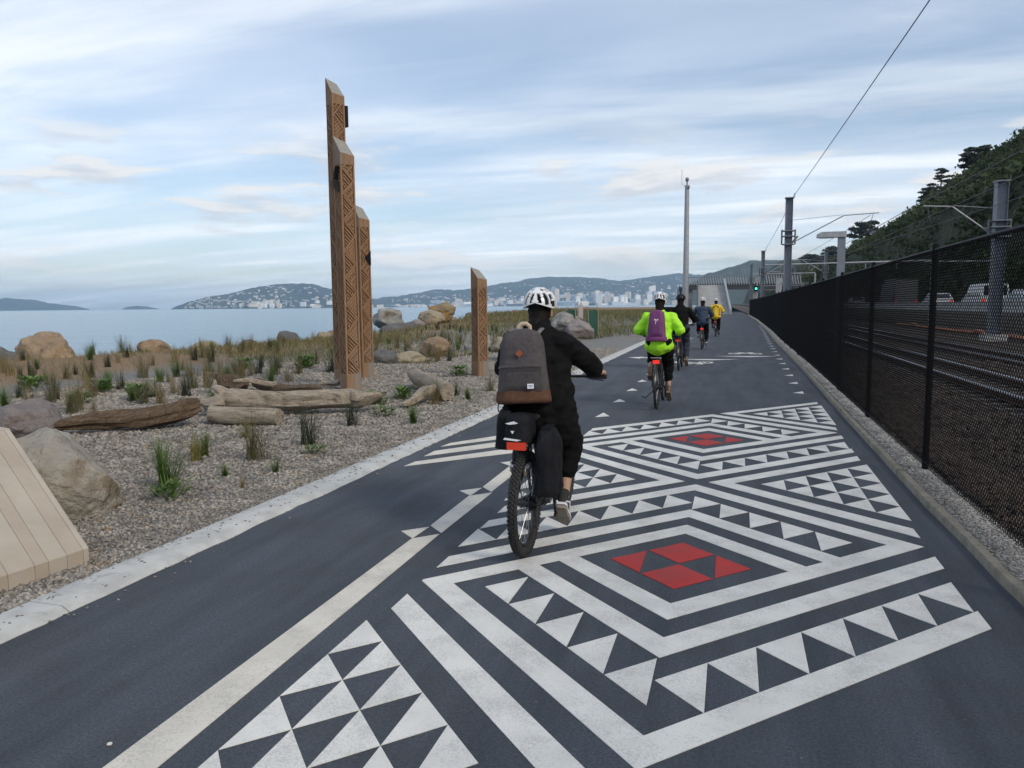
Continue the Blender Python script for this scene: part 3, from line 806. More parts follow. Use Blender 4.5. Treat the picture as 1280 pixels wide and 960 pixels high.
lampw = mat('headlamp_lens', (.7, .7, .68), rough=.1)
def car(name, label, cat, loc, paint, L_=4.3, W_=1.78, H_=1.46, kind='car', rz=0.0):
    t = thing(name, label, cat, loc, rz, 'traffic on the road beyond the railway')
    h, l = H_, L_/2
    if kind == 'car': low = [(-l, .32), (-l+.05, .62), (-l+.15, .86), (-l*.62, .92), (l*.35, .90), (l*.86, .74), (l, .52), (l, .28), (l-.25, .2), (-l+.2, .2)]; top = [(-l*.86, .90), (-l*.60, h-.06), (-l*.1, h), (l*.12, h-.05), (l*.46, .89)]
    elif kind == 'van': low = [(-l, .3), (-l, 1.0), (l*.62, 1.0), (l*.9, .88), (l, .6), (l, .26), (l-.3, .2), (-l+.2, .2)]; top = [(-l, .98), (-l+.08, h-.05), (-l*.5, h), (l*.25, h-.04), (l*.66, .98)]
    else: low = [(-l, .5), (-l, 1.2), (l, 1.2), (l, .45), (l-.2, .35), (-l+.1, .4)]; top = [(-l, 1.18), (-l, h), (l*.5, h), (l*.5, h-.35), (l*.78, h-.4), (l*.97, 1.18)]
    b = MB(); b.prism([(-W_/2, y, z) for y, z in low], (W_, 0, 0))
    me = b.mesh('body', paint)
    bm = bmesh.new(); bm.from_mesh(me); bmesh.ops.bevel(bm, geom=[e_ for e_ in bm.edges if e_.calc_length() > .05], offset=.05, segments=2, affect='EDGES'); bm.to_mesh(me); bm.free()
    link('body', me, t)
    c = MB(); i = .12
    for k in range(len(top)):
        pass
    n = len(top); A = [(-W_/2 + (.02 if z < 1.25 else i), y, z) for y, z in top]; B = [(-x, y, z) for x, y, z in A]
    c.add(A + B, [tuple(range(n)), tuple(reversed(range(n, 2*n)))] + [(k, k+1, n+k+1, n+k) for k in range(n-1)])
    c.build('roof', paint, t)
    sc_ = .93; cy = sum(p_[0] for p_ in top)/n; zc_ = 1.0
    if kind != 'truck':
        for s in (-1, 1):
            g = MB(); pts = [(s*(W_/2 - (.02 if z < 1.25 else i) + .004), cy + (y-cy)*.88, .95 + (z-.92)*.80) for y, z in top]
            g.add(pts, [tuple(range(n))]); g.build('side_window', glass_dark, t)
        y0, z0 = top[0]; y1, z1 = top[1]; y2, z2 = top[-1]; y3, z3 = top[-2]
        for nm, (ya, za, yb, zb), o_ in (('rear_window', (y0, z0, y1, z1), -.006), ('windscreen', (y2, z2, y3, z3), .006)):
            a, b_ = .12, .88; w0, w1 = W_/2 - .16, W_/2 - .24
            MB().add([(-w0, ya+(yb-ya)*a+o_, za+(zb-za)*a+.004), (w0, ya+(yb-ya)*a+o_, za+(zb-za)*a+.004), (w1, ya+(yb-ya)*b_+o_, za+(zb-za)*b_+.004), (-w1, ya+(yb-ya)*b_+o_, za+(zb-za)*b_+.004)], [(0, 1, 2, 3)]).build(nm, glass_dark, t)
    else:
        MB().add([(-W_/2+.12, -l-.006, .6), (W_/2-.12, -l-.006, .6), (W_/2-.12, -l-.006, h-.12), (-W_/2+.12, -l-.006, h-.12)], [(0, 1, 2, 3)]).build('rear_door', mat('truck_door_grey', (.16, .165, .17), rough=.6), t)
    rw = .45 if kind == 'truck' else .32
    for s in (-1, 1):
        for y in (-l*.60, l*.62):
            w = MB().torus((s*(W_/2 - .1), y, rw), rw*.74, rw*.26, 'x', 24, 8).build('wheel', rubber, t, True)
            MB().tube([(s*(W_/2 - .14), y, rw), (s*(W_/2 - .03), y, rw)], rw*.66, 16).build('rim', galv, w, True)
        MB().box((s*(W_/2 - .2), -l - .01, .72 if kind != 'truck' else .75), (.24, .04, .14)).build('tail_light', red_lens, t)
        MB().box((s*(W_/2 - .24), l - .03, .62), (.3, .08, .12)).build('headlight', lampw, t)
    MB().box((0, -l - .012, .5), (.36, .01, .11)).build('number_plate', lampw, t)
    return t
p_white = mat('white_car_paint', (.72, .73, .74), rough=.25, spec=.6)
p_silver = mat('silver_car_paint', (.42, .44, .46), rough=.3, metal=.4)
p_dark = mat('dark_truck_paint', (.05, .052, .058), rough=.45)
car('truck', 'dark box truck with red tail lights driving away beyond the fence', 'truck', (18.4, 92, 1.0), p_dark, 7.5, 2.4, 3.1, 'truck')
car('car', 'white car to the right of the truck, seen through the fence', 'car', (19.6, 81, 1.0), p_white)
car('car', 'small distant silver car left of the truck', 'car', (18.6, 121, 1.0), p_silver)
car('van', 'white van near the right edge, behind the thick mast', 'van', (19.8, 68, 1.0), p_white, 5.0, 1.95, 2.0, 'van')
car('car', 'silver car at the right edge, nearest of the traffic', 'car', (20.2, 60.5, 1.0), p_silver)

# ================================================================== bridge and ramp at the far end
ramp_c = mat('pale_ramp_concrete', (.25, .245, .235), (.32, .315, .30), scale=1.2, rough=.85)
dark_c = mat('dark_bridge_steel', (.05, .055, .065), rough=.6)
slat_m = mat('pale_bridge_slat', (.30, .32, .34), rough=.6)
br = thing('footbridge', 'footbridge with pale upright slats crossing above the railway at the path end', 'bridge', (0, 146, 0), scale=1.2)
MB().box((2.8, 1.2, 3.95), (17.5, 2.6, .8)).build('deck', dark_c, br)
MB().box((2.8, -.12, 4.42), (17.5, .10, .10)).build('rail_bottom', dark_c, br)
MB().box((2.8, -.12, 5.45), (17.5, .10, .08)).build('rail_top', dark_c, br)
slm = MB().box((0, 0, 0), (.14, .05, 1.35)).mesh('slat', slat_m)
for k in range(46):
    o = link('slat', slm, br); o.location = (-5.7 + k*.37, -.21, 4.9); o.rotation_euler = (0, R(-10), 0)
for x in (-5.2, 4.6, 10.8): MB().box((x, 1.2, 1.75), (.7, 1.6, 3.6)).build('pier', ramp_c, br)
rp = thing('concrete_ramp', 'pale concrete ramp climbing from the path to the footbridge', 'ramp', (0, 124, -.1), scale=1.19)
r_ = MB(); r_.prism([(-3.3, 0, -.05), (.75, 0, -.05), (-.15, 17.6, 4.35), (-3.9, 17.6, 4.35)], (0, 0, -.3)); r_.build('ramp_slab', ramp_c, rp)
w_ = MB(); w_.add([(.75, 0, -.1), (1.0, 0, -.1), (.1, 17.6, -.1), (-.15, 17.6, -.1), (.75, 0, .7), (1.0, 0, .7), (.1, 17.6, 5.3), (-.15, 17.6, 5.3)], [(0, 1, 2, 3), (4, 5, 6, 7), (0, 1, 5, 4), (1, 2, 6, 5), (2, 3, 7, 6), (3, 0, 4, 7)]); w_.build('parapet', slat_m, rp)
w_ = MB(); w_.add([(-3.5, 0, -.1), (-3.3, 0, -.1), (-3.9, 17.6, -.1), (-4.1, 17.6, -.1), (-3.5, 0, .7), (-3.3, 0, .7), (-3.9, 17.6, 5.0), (-4.1, 17.6, 5.0)], [(0, 1, 2, 3), (4, 5, 6, 7), (0, 1, 5, 4), (1, 2, 6, 5), (2, 3, 7, 6), (3, 0, 4, 7)]); w_.build('parapet', dark_c, rp)
tag(strip('path_end', lambda y: -2.3, lambda y: 3.4, 112, 160, 4, -.008, asphalt), kind='structure')

# tall slim pole with a camera head
po = thing('camera_pole', 'tall tapered grey steel pole with small cameras on top, left of the path', 'pole', (-2.62, 55, -.05))
MB().tube([(0, 0, 0), (0, 0, 9.9)], [.23, .145], 16).build('shaft', galv, po, True)
MB().box((0, 0, .05), (.6, .6, .1)).build('base_plate', galv, po)
MB().tube([(0, 0, 9.9), (0, 0, 10.15)], .05, 8).build('neck', blue_steel, po, True)
MB().ell((0, -.02, 10.28), (.13, .13, .15)).build('camera_dome', blue_steel, po, True)
MB().box((.12, -.1, 9.75), (.14, .22, .16)).build('camera', blue_steel, po)
MB().tube([(-.1, 0, 9.8), (-.33, 0, 9.95), (-.36, 0, 10.2), (-.36, 0, 11.0)], .018, 6).build('antenna', galv, po)

# ================================================================== carved timber posts
wood_m = mat('weathered_timber', (.285, .170, .095), (.20, .118, .066), scale=5, rough=.85, bump=.25, bscale=12, stretch=(6, 6, .6), c3=(.22, .20, .178), s3=.7, t3=(.48, .66))
wood_dk = mat('timber_carving', (.31, .180, .098), (.225, .130, .072), scale=6, rough=.85, bump=.2, bscale=14, stretch=(6, 6, .8))
grey_wood = mat('silvered_timber', (.235, .22, .20), (.30, .285, .26), scale=4, rough=.9, bump=.25, bscale=12, stretch=(6, 6, .6))
def carve(face_w, z0, z1, seed):
    """raised pieces of one face, in face coordinates (s across, t up): borders, a zigzag and bars filling the triangles between"""
    out = []; r = random.Random(seed); t = z0; flip = seed % 2
    m = .030; w0, w1 = -face_w/2 + m, face_w/2 - m; fw = w1 - w0
    out += [[(-face_w/2, z0), (w0, z0), (w0, z1), (-face_w/2, z1)], [(w1, z0), (face_w/2, z0), (face_w/2, z1), (w1, z1)]]
    def inside(poly):
        for fn in (lambda p: p[0] - w0, lambda p: w1 - p[0], lambda p: p[1] - z0, lambda p: z1 - p[1]):
            if len(poly) > 2: poly = clip(poly, fn)
        return poly
    def keep(poly, lim=8e-5):
        poly = inside(poly)
        if len(poly) > 2 and area(poly) > lim: out.append(poly)
    t -= fw
    while t < z1:
        ph = fw * r.uniform(1.9, 2.4); zz = .020
        tri1 = [(w0, t), (w1, t + ph*.5), (w0, t + ph)]; tri2 = [(w1, t + ph*.5), (w1, t + ph*1.5), (w0, t + ph)]
        keep([(w0, t - zz), (w0, t + zz), (w1, t + ph*.5 + zz), (w1, t + ph*.5 - zz)]); keep([(w1, t + ph*.5 - zz), (w1, t + ph*.5 + zz), (w0, t + ph + zz), (w0, t + ph - zz)])
        for n_, tri in enumerate((tri1, tri2)):
            dx, dy = (1, 1) if (n_ + flip) % 2 else (1, -1)
            L_ = math.hypot(dx, dy); dx /= L_; dy /= L_; nx, ny_ = -dy, dx
            cx_, cy_ = sum(p[0] for p in tri)/3, sum(p[1] for p in tri)/3
            tri_s = [(cx_ + (p[0]-cx_)*.80, cy_ + (p[1]-cy_)*.80) for p in tri]
            cs = [p[0]*nx + p[1]*ny_ for p in tri_s]; c = min(cs); k = 0; dots = r.random() < .6
            while c < max(cs):
                s_ = clip(tri_s, lambda p: p[0]*nx + p[1]*ny_ - c)
                if len(s_) > 2: s_ = clip(s_, lambda p: c + .026 - (p[0]*nx + p[1]*ny_))
                if len(s_) > 2 and area(s_) > 1e-4:
                    if dots and k % 2 == 0:
                        a = min(p[0]*dx + p[1]*dy for p in s_); b_ = max(p[0]*dx + p[1]*dy for p in s_)
                        while a < b_:
                            q_ = clip(s_, lambda p: p[0]*dx + p[1]*dy - a)
                            if len(q_) > 2: q_ = clip(q_, lambda p: a + .030 - (p[0]*dx + p[1]*dy))
                            if len(q_) > 2: keep(q_)
                            a += .056
                    else: keep(s_)
                c += .052; k += 1
        t += ph
    return out
def carved_post(label, x, y, w, H, rz, seed, cut=.34, notch=None, lean=0.0):
    t = thing('carved_post', label, 'carved post', (x, y, hL(x, y) - .05), rz, 'carved timber posts'); t.rotation_euler = (0, lean, rz)
    h = w/2; tw = .93; dep = .032                       # front face looks along -y, slight taper
    za, zb = .42, H - cut - .22                          # carved length
    def block(k0, k1, z0, z1, top=None):
        a, b_ = (h - k0)*(1 - (1-tw)*z0/(H - cut)), (h - k1)*(1 - (1-tw)*min(z1, H-cut)/(H - cut))
        v0 = [(-a, -a, z0), (a, -a, z0), (a, a, z0), (-a, a, z0)]
        v1 = top or [(-b_, -b_, z1), (b_, -b_, z1), (b_, b_, z1), (-b_, b_, z1)]
        return v0 + v1, [(0, 3, 2, 1), (4, 5, 6, 7), (0, 1, 5, 4), (1, 2, 6, 5), (2, 3, 7, 6), (3, 0, 4, 7)]
    q_ = h*tw
    m_ = MB(); m_.add(*block(0, 0, 0, za)); m_.add(*block(dep, dep, za - .05, zb + .05))
    m_.add(*block(0, 0, zb, H, [(-q_, -q_, H - cut), (q_, -q_, H - cut*1.15), (q_*.8, q_, H - cut*.25), (-q_, q_, H)]))
    me = m_.mesh('shaft', wood_m); me.materials.append(grey_wood)
    for pl in me.polygons:
        if pl.normal.z > .3 and pl.center.z > H*.85: pl.material_index = 1
    link('shaft', me, t)
    for f in range(4):
        cb = MB(); mm = wood_dk
        R4 = Matrix.Rotation(-PI/2*f, 3, 'Z')                # front, left, back, right
        for poly in carve(w*.955, za, zb, seed + f):
            pts = []; k0 = sum(z for _, z in poly)/len(poly)
            for s_, z in poly:
                k = 1 - (1 - tw) * z / (H - cut)
                pts.append(R4 @ Vector((s_*k, -(h - dep)*k + .004, z)))
            cb.prism(pts, R4 @ Vector((0, -dep - .002, 0)))
        o = cb.build('carving', mm, t); o['kind'] = 'stuff'
    if notch:
        for kind, z in notch:
            if kind == 'left': MB().prism([(-h + .02, -.10, z), (-h + .02, .02, z + .12), (-h + .02, .02, z + .36), (-h + .02, -.10, z + .48), (-h + .02, -.06, z + .36), (-h + .02, -.02, z + .24), (-h + .02, -.06, z + .12)], (-.09, 0, 0)).build('metal_plate', black_steel, t)
            elif kind == 'right': MB().box((h + .04, 0, z + .2), (.14, .10, .42)).build('metal_plate', black_steel, t)
            else: MB().prism([(h*.95 - .01, -h*.95 + .02, z), (h*.95 - .01, -h*.95 + .02, z + .34), (-.01, -h*.95 + .02, z + .17)], (0, -.05, 0)).build('metal_plate', black_steel, t)
    return t
PZ = math.atan2(.806, .59)
carved_post('front one of the tall carved timber posts, base nearest the path', -7.08, 13.5, .315, 4.98, PZ, 2, notch=[('left', 3.9)])
carved_post('tallest carved timber post, rising behind the front post', -7.76, 14.5, .30, 6.40, PZ, 5, notch=[('right', 5.45)])
carved_post('shorter carved timber post close behind the tall pair on their right', -8.20, 16.4, .30, 4.13, PZ, 8, notch=[('front', 2.7)])
carved_post('shortest carved post standing apart, left of the nearest rider', -5.53, 17.0, .29, 2.62, PZ, 11, cut=.26)

# ================================================================== stones
def rock_mat(name, a, b, c): return mat(name, a, b, scale=2.2, rough=.9, bump=1.0, bscale=6, bdist=.08, c3=c, s3=1.3, t3=(.52, .68), vary=.12)
rm_grey = rock_mat('grey_boulder', (.20, .20, .19), (.31, .305, .285), (.15, .125, .09))
rm_brown = rock_mat('brown_boulder', (.22, .155, .095), (.30, .22, .145), (.14, .10, .065))
rm_dark = rock_mat('dark_boulder', (.085, .085, .09), (.14, .135, .13), (.10, .075, .05))
rm_tan = rock_mat('tan_boulder', (.30, .25, .17), (.36, .31, .22), (.19, .155, .11))
rm_purple = rock_mat('purple_grey_boulder', (.20, .175, .175), (.27, .235, .225), (.17, .125, .11))
rm_lichen = rock_mat('lichen_boulder', (.20, .155, .09), (.26, .20, .12), (.40, .19, .035))
def rock_mesh(seed, sub, rough_, m, planes=7):
    bm = bmesh.new(); bmesh.ops.create_icosphere(bm, subdivisions=sub, radius=1.0); r = random.Random(seed)
    P = []
    for _ in range(planes):
        n = Vector((r.gauss(0, 1), r.gauss(0, 1), r.gauss(0, .8))).normalized(); P.append((n, r.uniform(.62, .9)))
    off = Vector((seed*3.1, seed*1.7, seed*.9))
    for v in bm.verts:
        p = v.co.copy()
        for n, d in P:
            k = p.dot(n) - d
            if k > 0: p -= n * k * .85
        p *= 1 + rough_ * (.22*noise.noise(p*1.3 + off) + .10*noise.noise(p*3.1 + off) + .05*noise.noise(p*8 + off) + (.02*noise.noise(p*20 + off) if sub > 4 else 0))
        v.co = p
    me = bpy.data.meshes.new('boulder'); bm.to_mesh(me); bm.free(); me.materials.append(m)
    me.polygons.foreach_set('use_smooth', [True]*len(me.polygons)); me.set_sharp_from_angle(angle=R(50))
    return me
def rock(label, loc, dims, m, seed, sub=4, rough_=1.0, rot=None, cat='boulder', group=None, planes=7):
    o = link('boulder', rock_mesh(seed, sub, rough_, m, planes)); o.location = loc; o.scale = dims
    o.rotation_euler = rot or (0, 0, seed*1.3)
    return tag(o, label, cat, group)
rock('large rounded pale grey boulder behind the sandstone block by the path', (-5.42, 4.93, .13), (.56, .54, .54), rock_mat('warm_grey_boulder', (.30, .275, .235), (.39, .36, .31), (.21, .165, .11)), 12, 6, .7, (R(8), R(-6), R(30)), planes=5)
rock('purple-grey boulder half hidden behind the largest near boulder', (-8.75, 7.75, .16), (.40, .38, .32), rm_purple, 3, 5, .8)
rock('biggest brown boulder on the shore at the left edge', (-20.1, 18.7, -.05), (1.45, .9, 1.08), rm_brown, 21, 6, .8, (0, R(4), R(-28)), planes=4)
rock('flat tan boulder at the right foot of the biggest shore boulder', (-18.7, 19.2, .0), (.9, .6, .36), rm_brown, 22, 5)
rock('rounded orange-lichened boulder on the skyline of the bank', (-19.1, 50, 1.25), (1.15, .9, .75), rm_lichen, 31, 5, .8)
rock('grey boulder left of the orange-lichened boulder', (-22.2, 48, .85), (1.35, 1.0, .75), rm_grey, 32, 4)
rock('pale boulder in front of the orange-lichened boulder', (-18.9, 47.5, .85), (1.25, .9, .55), rm_tan, 33, 4)
rock('blue-grey block stone beside the third carved post', (-9.45, 20.1, .12), (.52, .4, .28), rm_dark, 41, 4)
rock('flat pale tan stone right of the blue-grey block', (-8.9, 20.8, .10), (.66, .42, .24), rm_tan, 42, 4)
rock('round brown stone behind the fallen log', (-9.1, 23.3, .22), (.52, .45, .42), rm_brown, 43, 4)
rock('pale blue-grey stone left of the shortest carved post', (-8.6, 26.2, .28), (.58, .5, .48), rm_grey, 44, 4)
rock('small tan stone right of the pale blue-grey stone', (-7.7, 26.0, .18), (.46, .4, .34), rm_tan, 45, 4)
rock('low flat stone in front of the pale blue-grey stone', (-8.1, 24.6, .08), (.42, .34, .18), rm_tan, 46, 4)
rock('big grey rock pile stone just right of the shortest post', (-5.8, 22.0, .42), (.75, .6, .55), rm_grey, 47, 5)
rock('dark lower stone under the grey rock by the shortest post', (-5.35, 20.2, .16), (.45, .4, .32), rm_dark, 48, 4)
rock('large grey boulder right of the nearest rider\'s shoulder', (-7.3, 36.5, .55), (1.05, .8, .72), rm_grey, 49, 5)
rock('brown-grey boulder leaning on the large grey one behind the rider', (-6.6, 35.6, .40), (.85, .7, .52), rm_purple, 50, 4)
rock('dark rock at the very left edge beside the biggest shore boulder', (-22.6, 18.9, .02), (.75, .6, .45), rm_dark, 51, 4)
shapes = [rock_mesh(60 + k, 3, 1.0, m) for k, m in enumerate((rm_grey, rm_brown, rm_dark, rm_tan, rm_brown, rm_purple, rm_grey, rm_dark))]
rr = random.Random(11)
for k in range(150):
    y = 17 + 110 * (k/150) ** 1.35 + rr.uniform(-.8, .8); x = XS(y) + rr.uniform(-1.0, 2.0)
    s = rr.uniform(.25, .52) * (1 + y/140); h_ = hL(x, y)
    if abs(x + 20.1) < 2.6 and abs(y - 18.7) < 2.6: continue
    o = link('shore_rock', shapes[rr.randrange(8)]); o.location = (x, y, max(h_, -.35) + s*.12); o.scale = (s*rr.uniform(.9, 1.5), s, s*rr.uniform(.5, .8)); o.rotation_euler = (rr.uniform(-.3, .3), rr.uniform(-.3, .3), rr.uniform(0, 6.3))
    pxr = proj(o.location)[0]; wh = 'left of the tall carved posts' if pxr < 420 else 'between the tall posts and the shortest post' if pxr < 595 else 'beyond the shortest carved post'
    tag(o, 'weathered rock at the water edge, ' + wh, 'rock', 'rocks at the water edge ' + wh)

# sandstone block at the lower left, sloping faces laid in courses
sand_a = mat('sandstone_pale', (.385, .335, .275), (.45, .395, .325), scale=2.5, rough=.85, bump=.2, bscale=30, bdist=.004, c3=(.36, .29, .22), s3=1.1, t3=(.55, .75))
sand_b = mat('sandstone_warm', (.365, .305, .24), (.42, .36, .29), scale=2.5, rough=.85, bump=.2, bscale=30, bdist=.004)
blk = thing('stone_block', 'pale sandstone block with sloping striped face at the lower left corner', 'stone block', (0, 0, 0))
e0, e1 = Vector((-4.015, 3.938, .0)), Vector((-4.16, 2.75, .0))            # foot of the face, along the kerb
t0, t1 = Vector((-5.32, 4.55, .735)), Vector((-5.5, 3.3, .735))
up_ = Vector((0, 0, .085))
bnds = [0, .035, .13, .235, .31, .45, .62, .80, 1.0]
for i in range(len(bnds) - 1):
    a, b = bnds[i] + .0006, bnds[i+1] - .0006
    f0, f1 = e0.lerp(e1, a), e0.lerp(e1, b); g0, g1 = t0.lerp(t1, a), t0.lerp(t1, b)
    d0, d1 = Vector((g0.x, g0.y, -.03)), Vector((g1.x, g1.y, -.03))
    vs = [f0 - Vector((0, 0, .03)), f1 - Vector((0, 0, .03)), f1 + up_, f0 + up_, g0, g1, d0, d1]
    m_ = MB().add(vs, [(0, 1, 2, 3), (3, 2, 5, 4), (4, 5, 7, 6), (0, 3, 4, 6), (1, 7, 5, 2), (0, 6, 7, 1)])
    me = m_.mesh('stone_course', sand_b if i in (1, 3, 5) else sand_a)
    bm = bmesh.new(); bm.from_mesh(me); bmesh.ops.bevel(bm, geom=list(bm.edges), offset=.003, segments=1, affect='EDGES'); bm.to_mesh(me); bm.free()
    link('stone_course', me, blk)
cap = MB(); c0, c1 = t0 + Vector((.0, .0, .002)), t1 + Vector((0, 0, .002)); back = Vector((-1.3, .5, 0))
cap.prism([c0, c1, c1 + back, c0 + back], (0, 0, -.76)); cap.build('stone_top', sand_a, blk)

# ================================================================== driftwood
drift = mat('driftwood', (.165, .110, .068), (.085, .055, .034), scale=4, rough=.9, bump=1.0, bscale=9, bdist=.05, stretch=(7, 1.0, 7), c3=(.21, .165, .12), s3=1.6, t3=(.56, .70))
drift_g = mat('grey_driftwood', (.36, .31, .245), (.225, .185, .14), scale=4, rough=.9, bump=.7, bscale=9, bdist=.025, stretch=(1.2, 7, 7), c3=(.13, .10, .07), s3=2.2, t3=(.54, .68))
def log_mesh(mb, p0, p1, r0, r1, bend=.05, rg=.30, seed=0, n=34, seg=22, hollow=0.0, sawn=False):
    p0, p1 = Vector(p0), Vector(p1); ax = (p1 - p0); L_ = ax.length; u = ax / L_
    s = Vector((-u.y, u.x, 0)).normalized(); w = u.cross(s); V = []; F = []; off = Vector((seed*7.7, 0, 0))
    for i in range(n + 1):
        t = i / n; c = p0 + ax*t + s * bend * math.sin(PI*t*1.3 + seed) + w * bend*.4*math.sin(PI*t*2 + seed)
        r = r0 + (r1 - r0) * t; r *= 1 if sawn else (1 - .35*smooth(.9, 1.0, t)) * (1 - .25*smooth(.08, 0, t))
        for k in range(seg):
            a = 2*PI*k/seg; d = s*math.cos(a) + w*math.sin(a)
            q_ = 1 + rg*(noise.noise(Vector((t*L_*1.1, math.cos(a)*1.6, math.sin(a)*1.6)) + off) + .45*noise.noise(Vector((t*L_*2.2, math.cos(a)*5, math.sin(a)*5)) + off))
            q_ -= hollow * smooth(.35, .0, abs(((a - 5.6 + PI) % (2*PI)) - PI)) * smooth(.1, .3, t) * smooth(.95, .7, t)
            V.append(c + d*r*q_)
    for i in range(n):
        for k in range(seg): F.append((i*seg+k, i*seg+(k+1) % seg, (i+1)*seg+(k+1) % seg, (i+1)*seg+k))
    F += [tuple(reversed(range(seg))), tuple(range(n*seg, (n+1)*seg))]
    mb.add(V, F)
lg = thing('driftwood_log', 'thick brown weathered driftwood log with a hollowed side, leftmost', 'log')
b = MB(); log_mesh(b, at(70, 536, z=.12), at(244, 509, z=.22), .055, .20, .10, .60, 1, 70, 36, .45); b.build('trunk', drift, lg, True)
lg = thing('driftwood_log', 'long pale grey driftwood log in front of the tall posts', 'log')
b = MB(); log_mesh(b, (-7.45, 9.95, .24), (-5.45, 10.75, .22), .17, .15, .05, .34, 2, 60, 30, .25); b.build('trunk', drift_g, lg, True)
b = MB(); log_mesh(b, (-7.35, 9.98, .28), (-7.80, 10.25, .52), .10, .022, .07, .6, 6, 22, 14); log_mesh(b, (-7.35, 9.95, .18), (-7.72, 9.80, .20), .13, .05, .04, .6, 7, 14, 14); log_mesh(b, (-7.4, 9.98, .26), (-7.70, 10.2, .36), .08, .03, .04, .6, 8, 14, 12); b.build('root', drift_g, lg, True)
b = MB(); log_mesh(b, (-5.6, 10.6, .22), (-5.2, 10.95, .24), .17, .06, .04, .5, 9, 16, 16); b.build('broken_end', drift_g, lg, True)
lg = thing('driftwood_log', 'short round log lying under the long pale driftwood log', 'log')
b = MB(); log_mesh(b, (-7.15, 9.35, .11), (-6.05, 9.35, .11), .13, .12, .02, .16, 3, 20, 20, 0, True); b.build('trunk', drift_g, lg, True)
lg = thing('driftwood_log', 'stubby pale log with a side branch, right of the tall posts', 'log')
b = MB(); log_mesh(b, (-6.15, 14.6, .24), (-4.60, 12.2, .18), .145, .14, .04, .20, 4, 46, 28, 0, True); b.build('trunk', drift_g, lg, True)
b = MB(); log_mesh(b, (-4.85, 12.5, .2), (-5.05, 11.35, .08), .12, .05, .06, .45, 5, 30, 18); b.build('branch', drift_g, lg, True)
lg = thing('driftwood_log', 'thin twisted branch lying behind the long pale driftwood log', 'log')
b = MB(); log_mesh(b, (-9.0, 13.0, .14), (-7.2, 12.6, .10), .10, .07, .08, .45, 8, 30, 14); b.build('trunk', drift, lg, True)
b = MB(); log_mesh(b, (-8.3, 12.8, .18), (-8.9, 12.3, .30), .07, .03, .05, .5, 10, 14, 10); b.build('branch', drift_g, lg, True)
lg = thing('driftwood_log', 'gnarled dark root lump behind the log, left of the thin branch', 'log')
b = MB(); log_mesh(b, (-9.9, 13.2, .10), (-9.1, 13.1, .16), .16, .10, .08, .7, 13, 20, 14); b.build('trunk', drift, lg, True)
lg = thing('driftwood_log', 'small heap of broken pale wood at the foot of the front carved post', 'log')
b = MB()
for k in range(5): log_mesh(b, (-7.8 + .15*k, 13.6 + .1*k, .10), (-7.45 + .1*k, 13.9 - .12*k, .16 + .04*k), .05, .07, .04, .6, 20 + k, 10, 10)
b.build('wood_pieces', drift_g, lg, True)

# ================================================================== bicycles and riders
frame_m = mat('black_frame_paint', (.012, .012, .014), rough=.35, spec=.5)
alu = mat('aluminium', (.45, .46, .47), rough=.35, metal=.85)
dark_alu = mat('dark_metal', (.06, .06, .065), rough=.4, metal=.7)
nylon = mat('black_nylon', (.006, .0065, .009), (.011, .0115, .015), scale=9, rough=.75, bump=.7, bscale=14, bdist=.02, spec=.2)
cyan_l = mat('white_print', (.75, .76, .78), rough=.5)
refl = mat('red_reflector', (.55, .045, .02), rough=.25, emit=((1, .10, .03), .04))  # faint red glow added to the reflector material, no lamp inside
skin_m = mat('skin', (.46, .285, .205), (.42, .25, .175), scale=8, rough=.55)
orange_m = mat('orange_reflector', (.75, .25, .03), rough=.3)

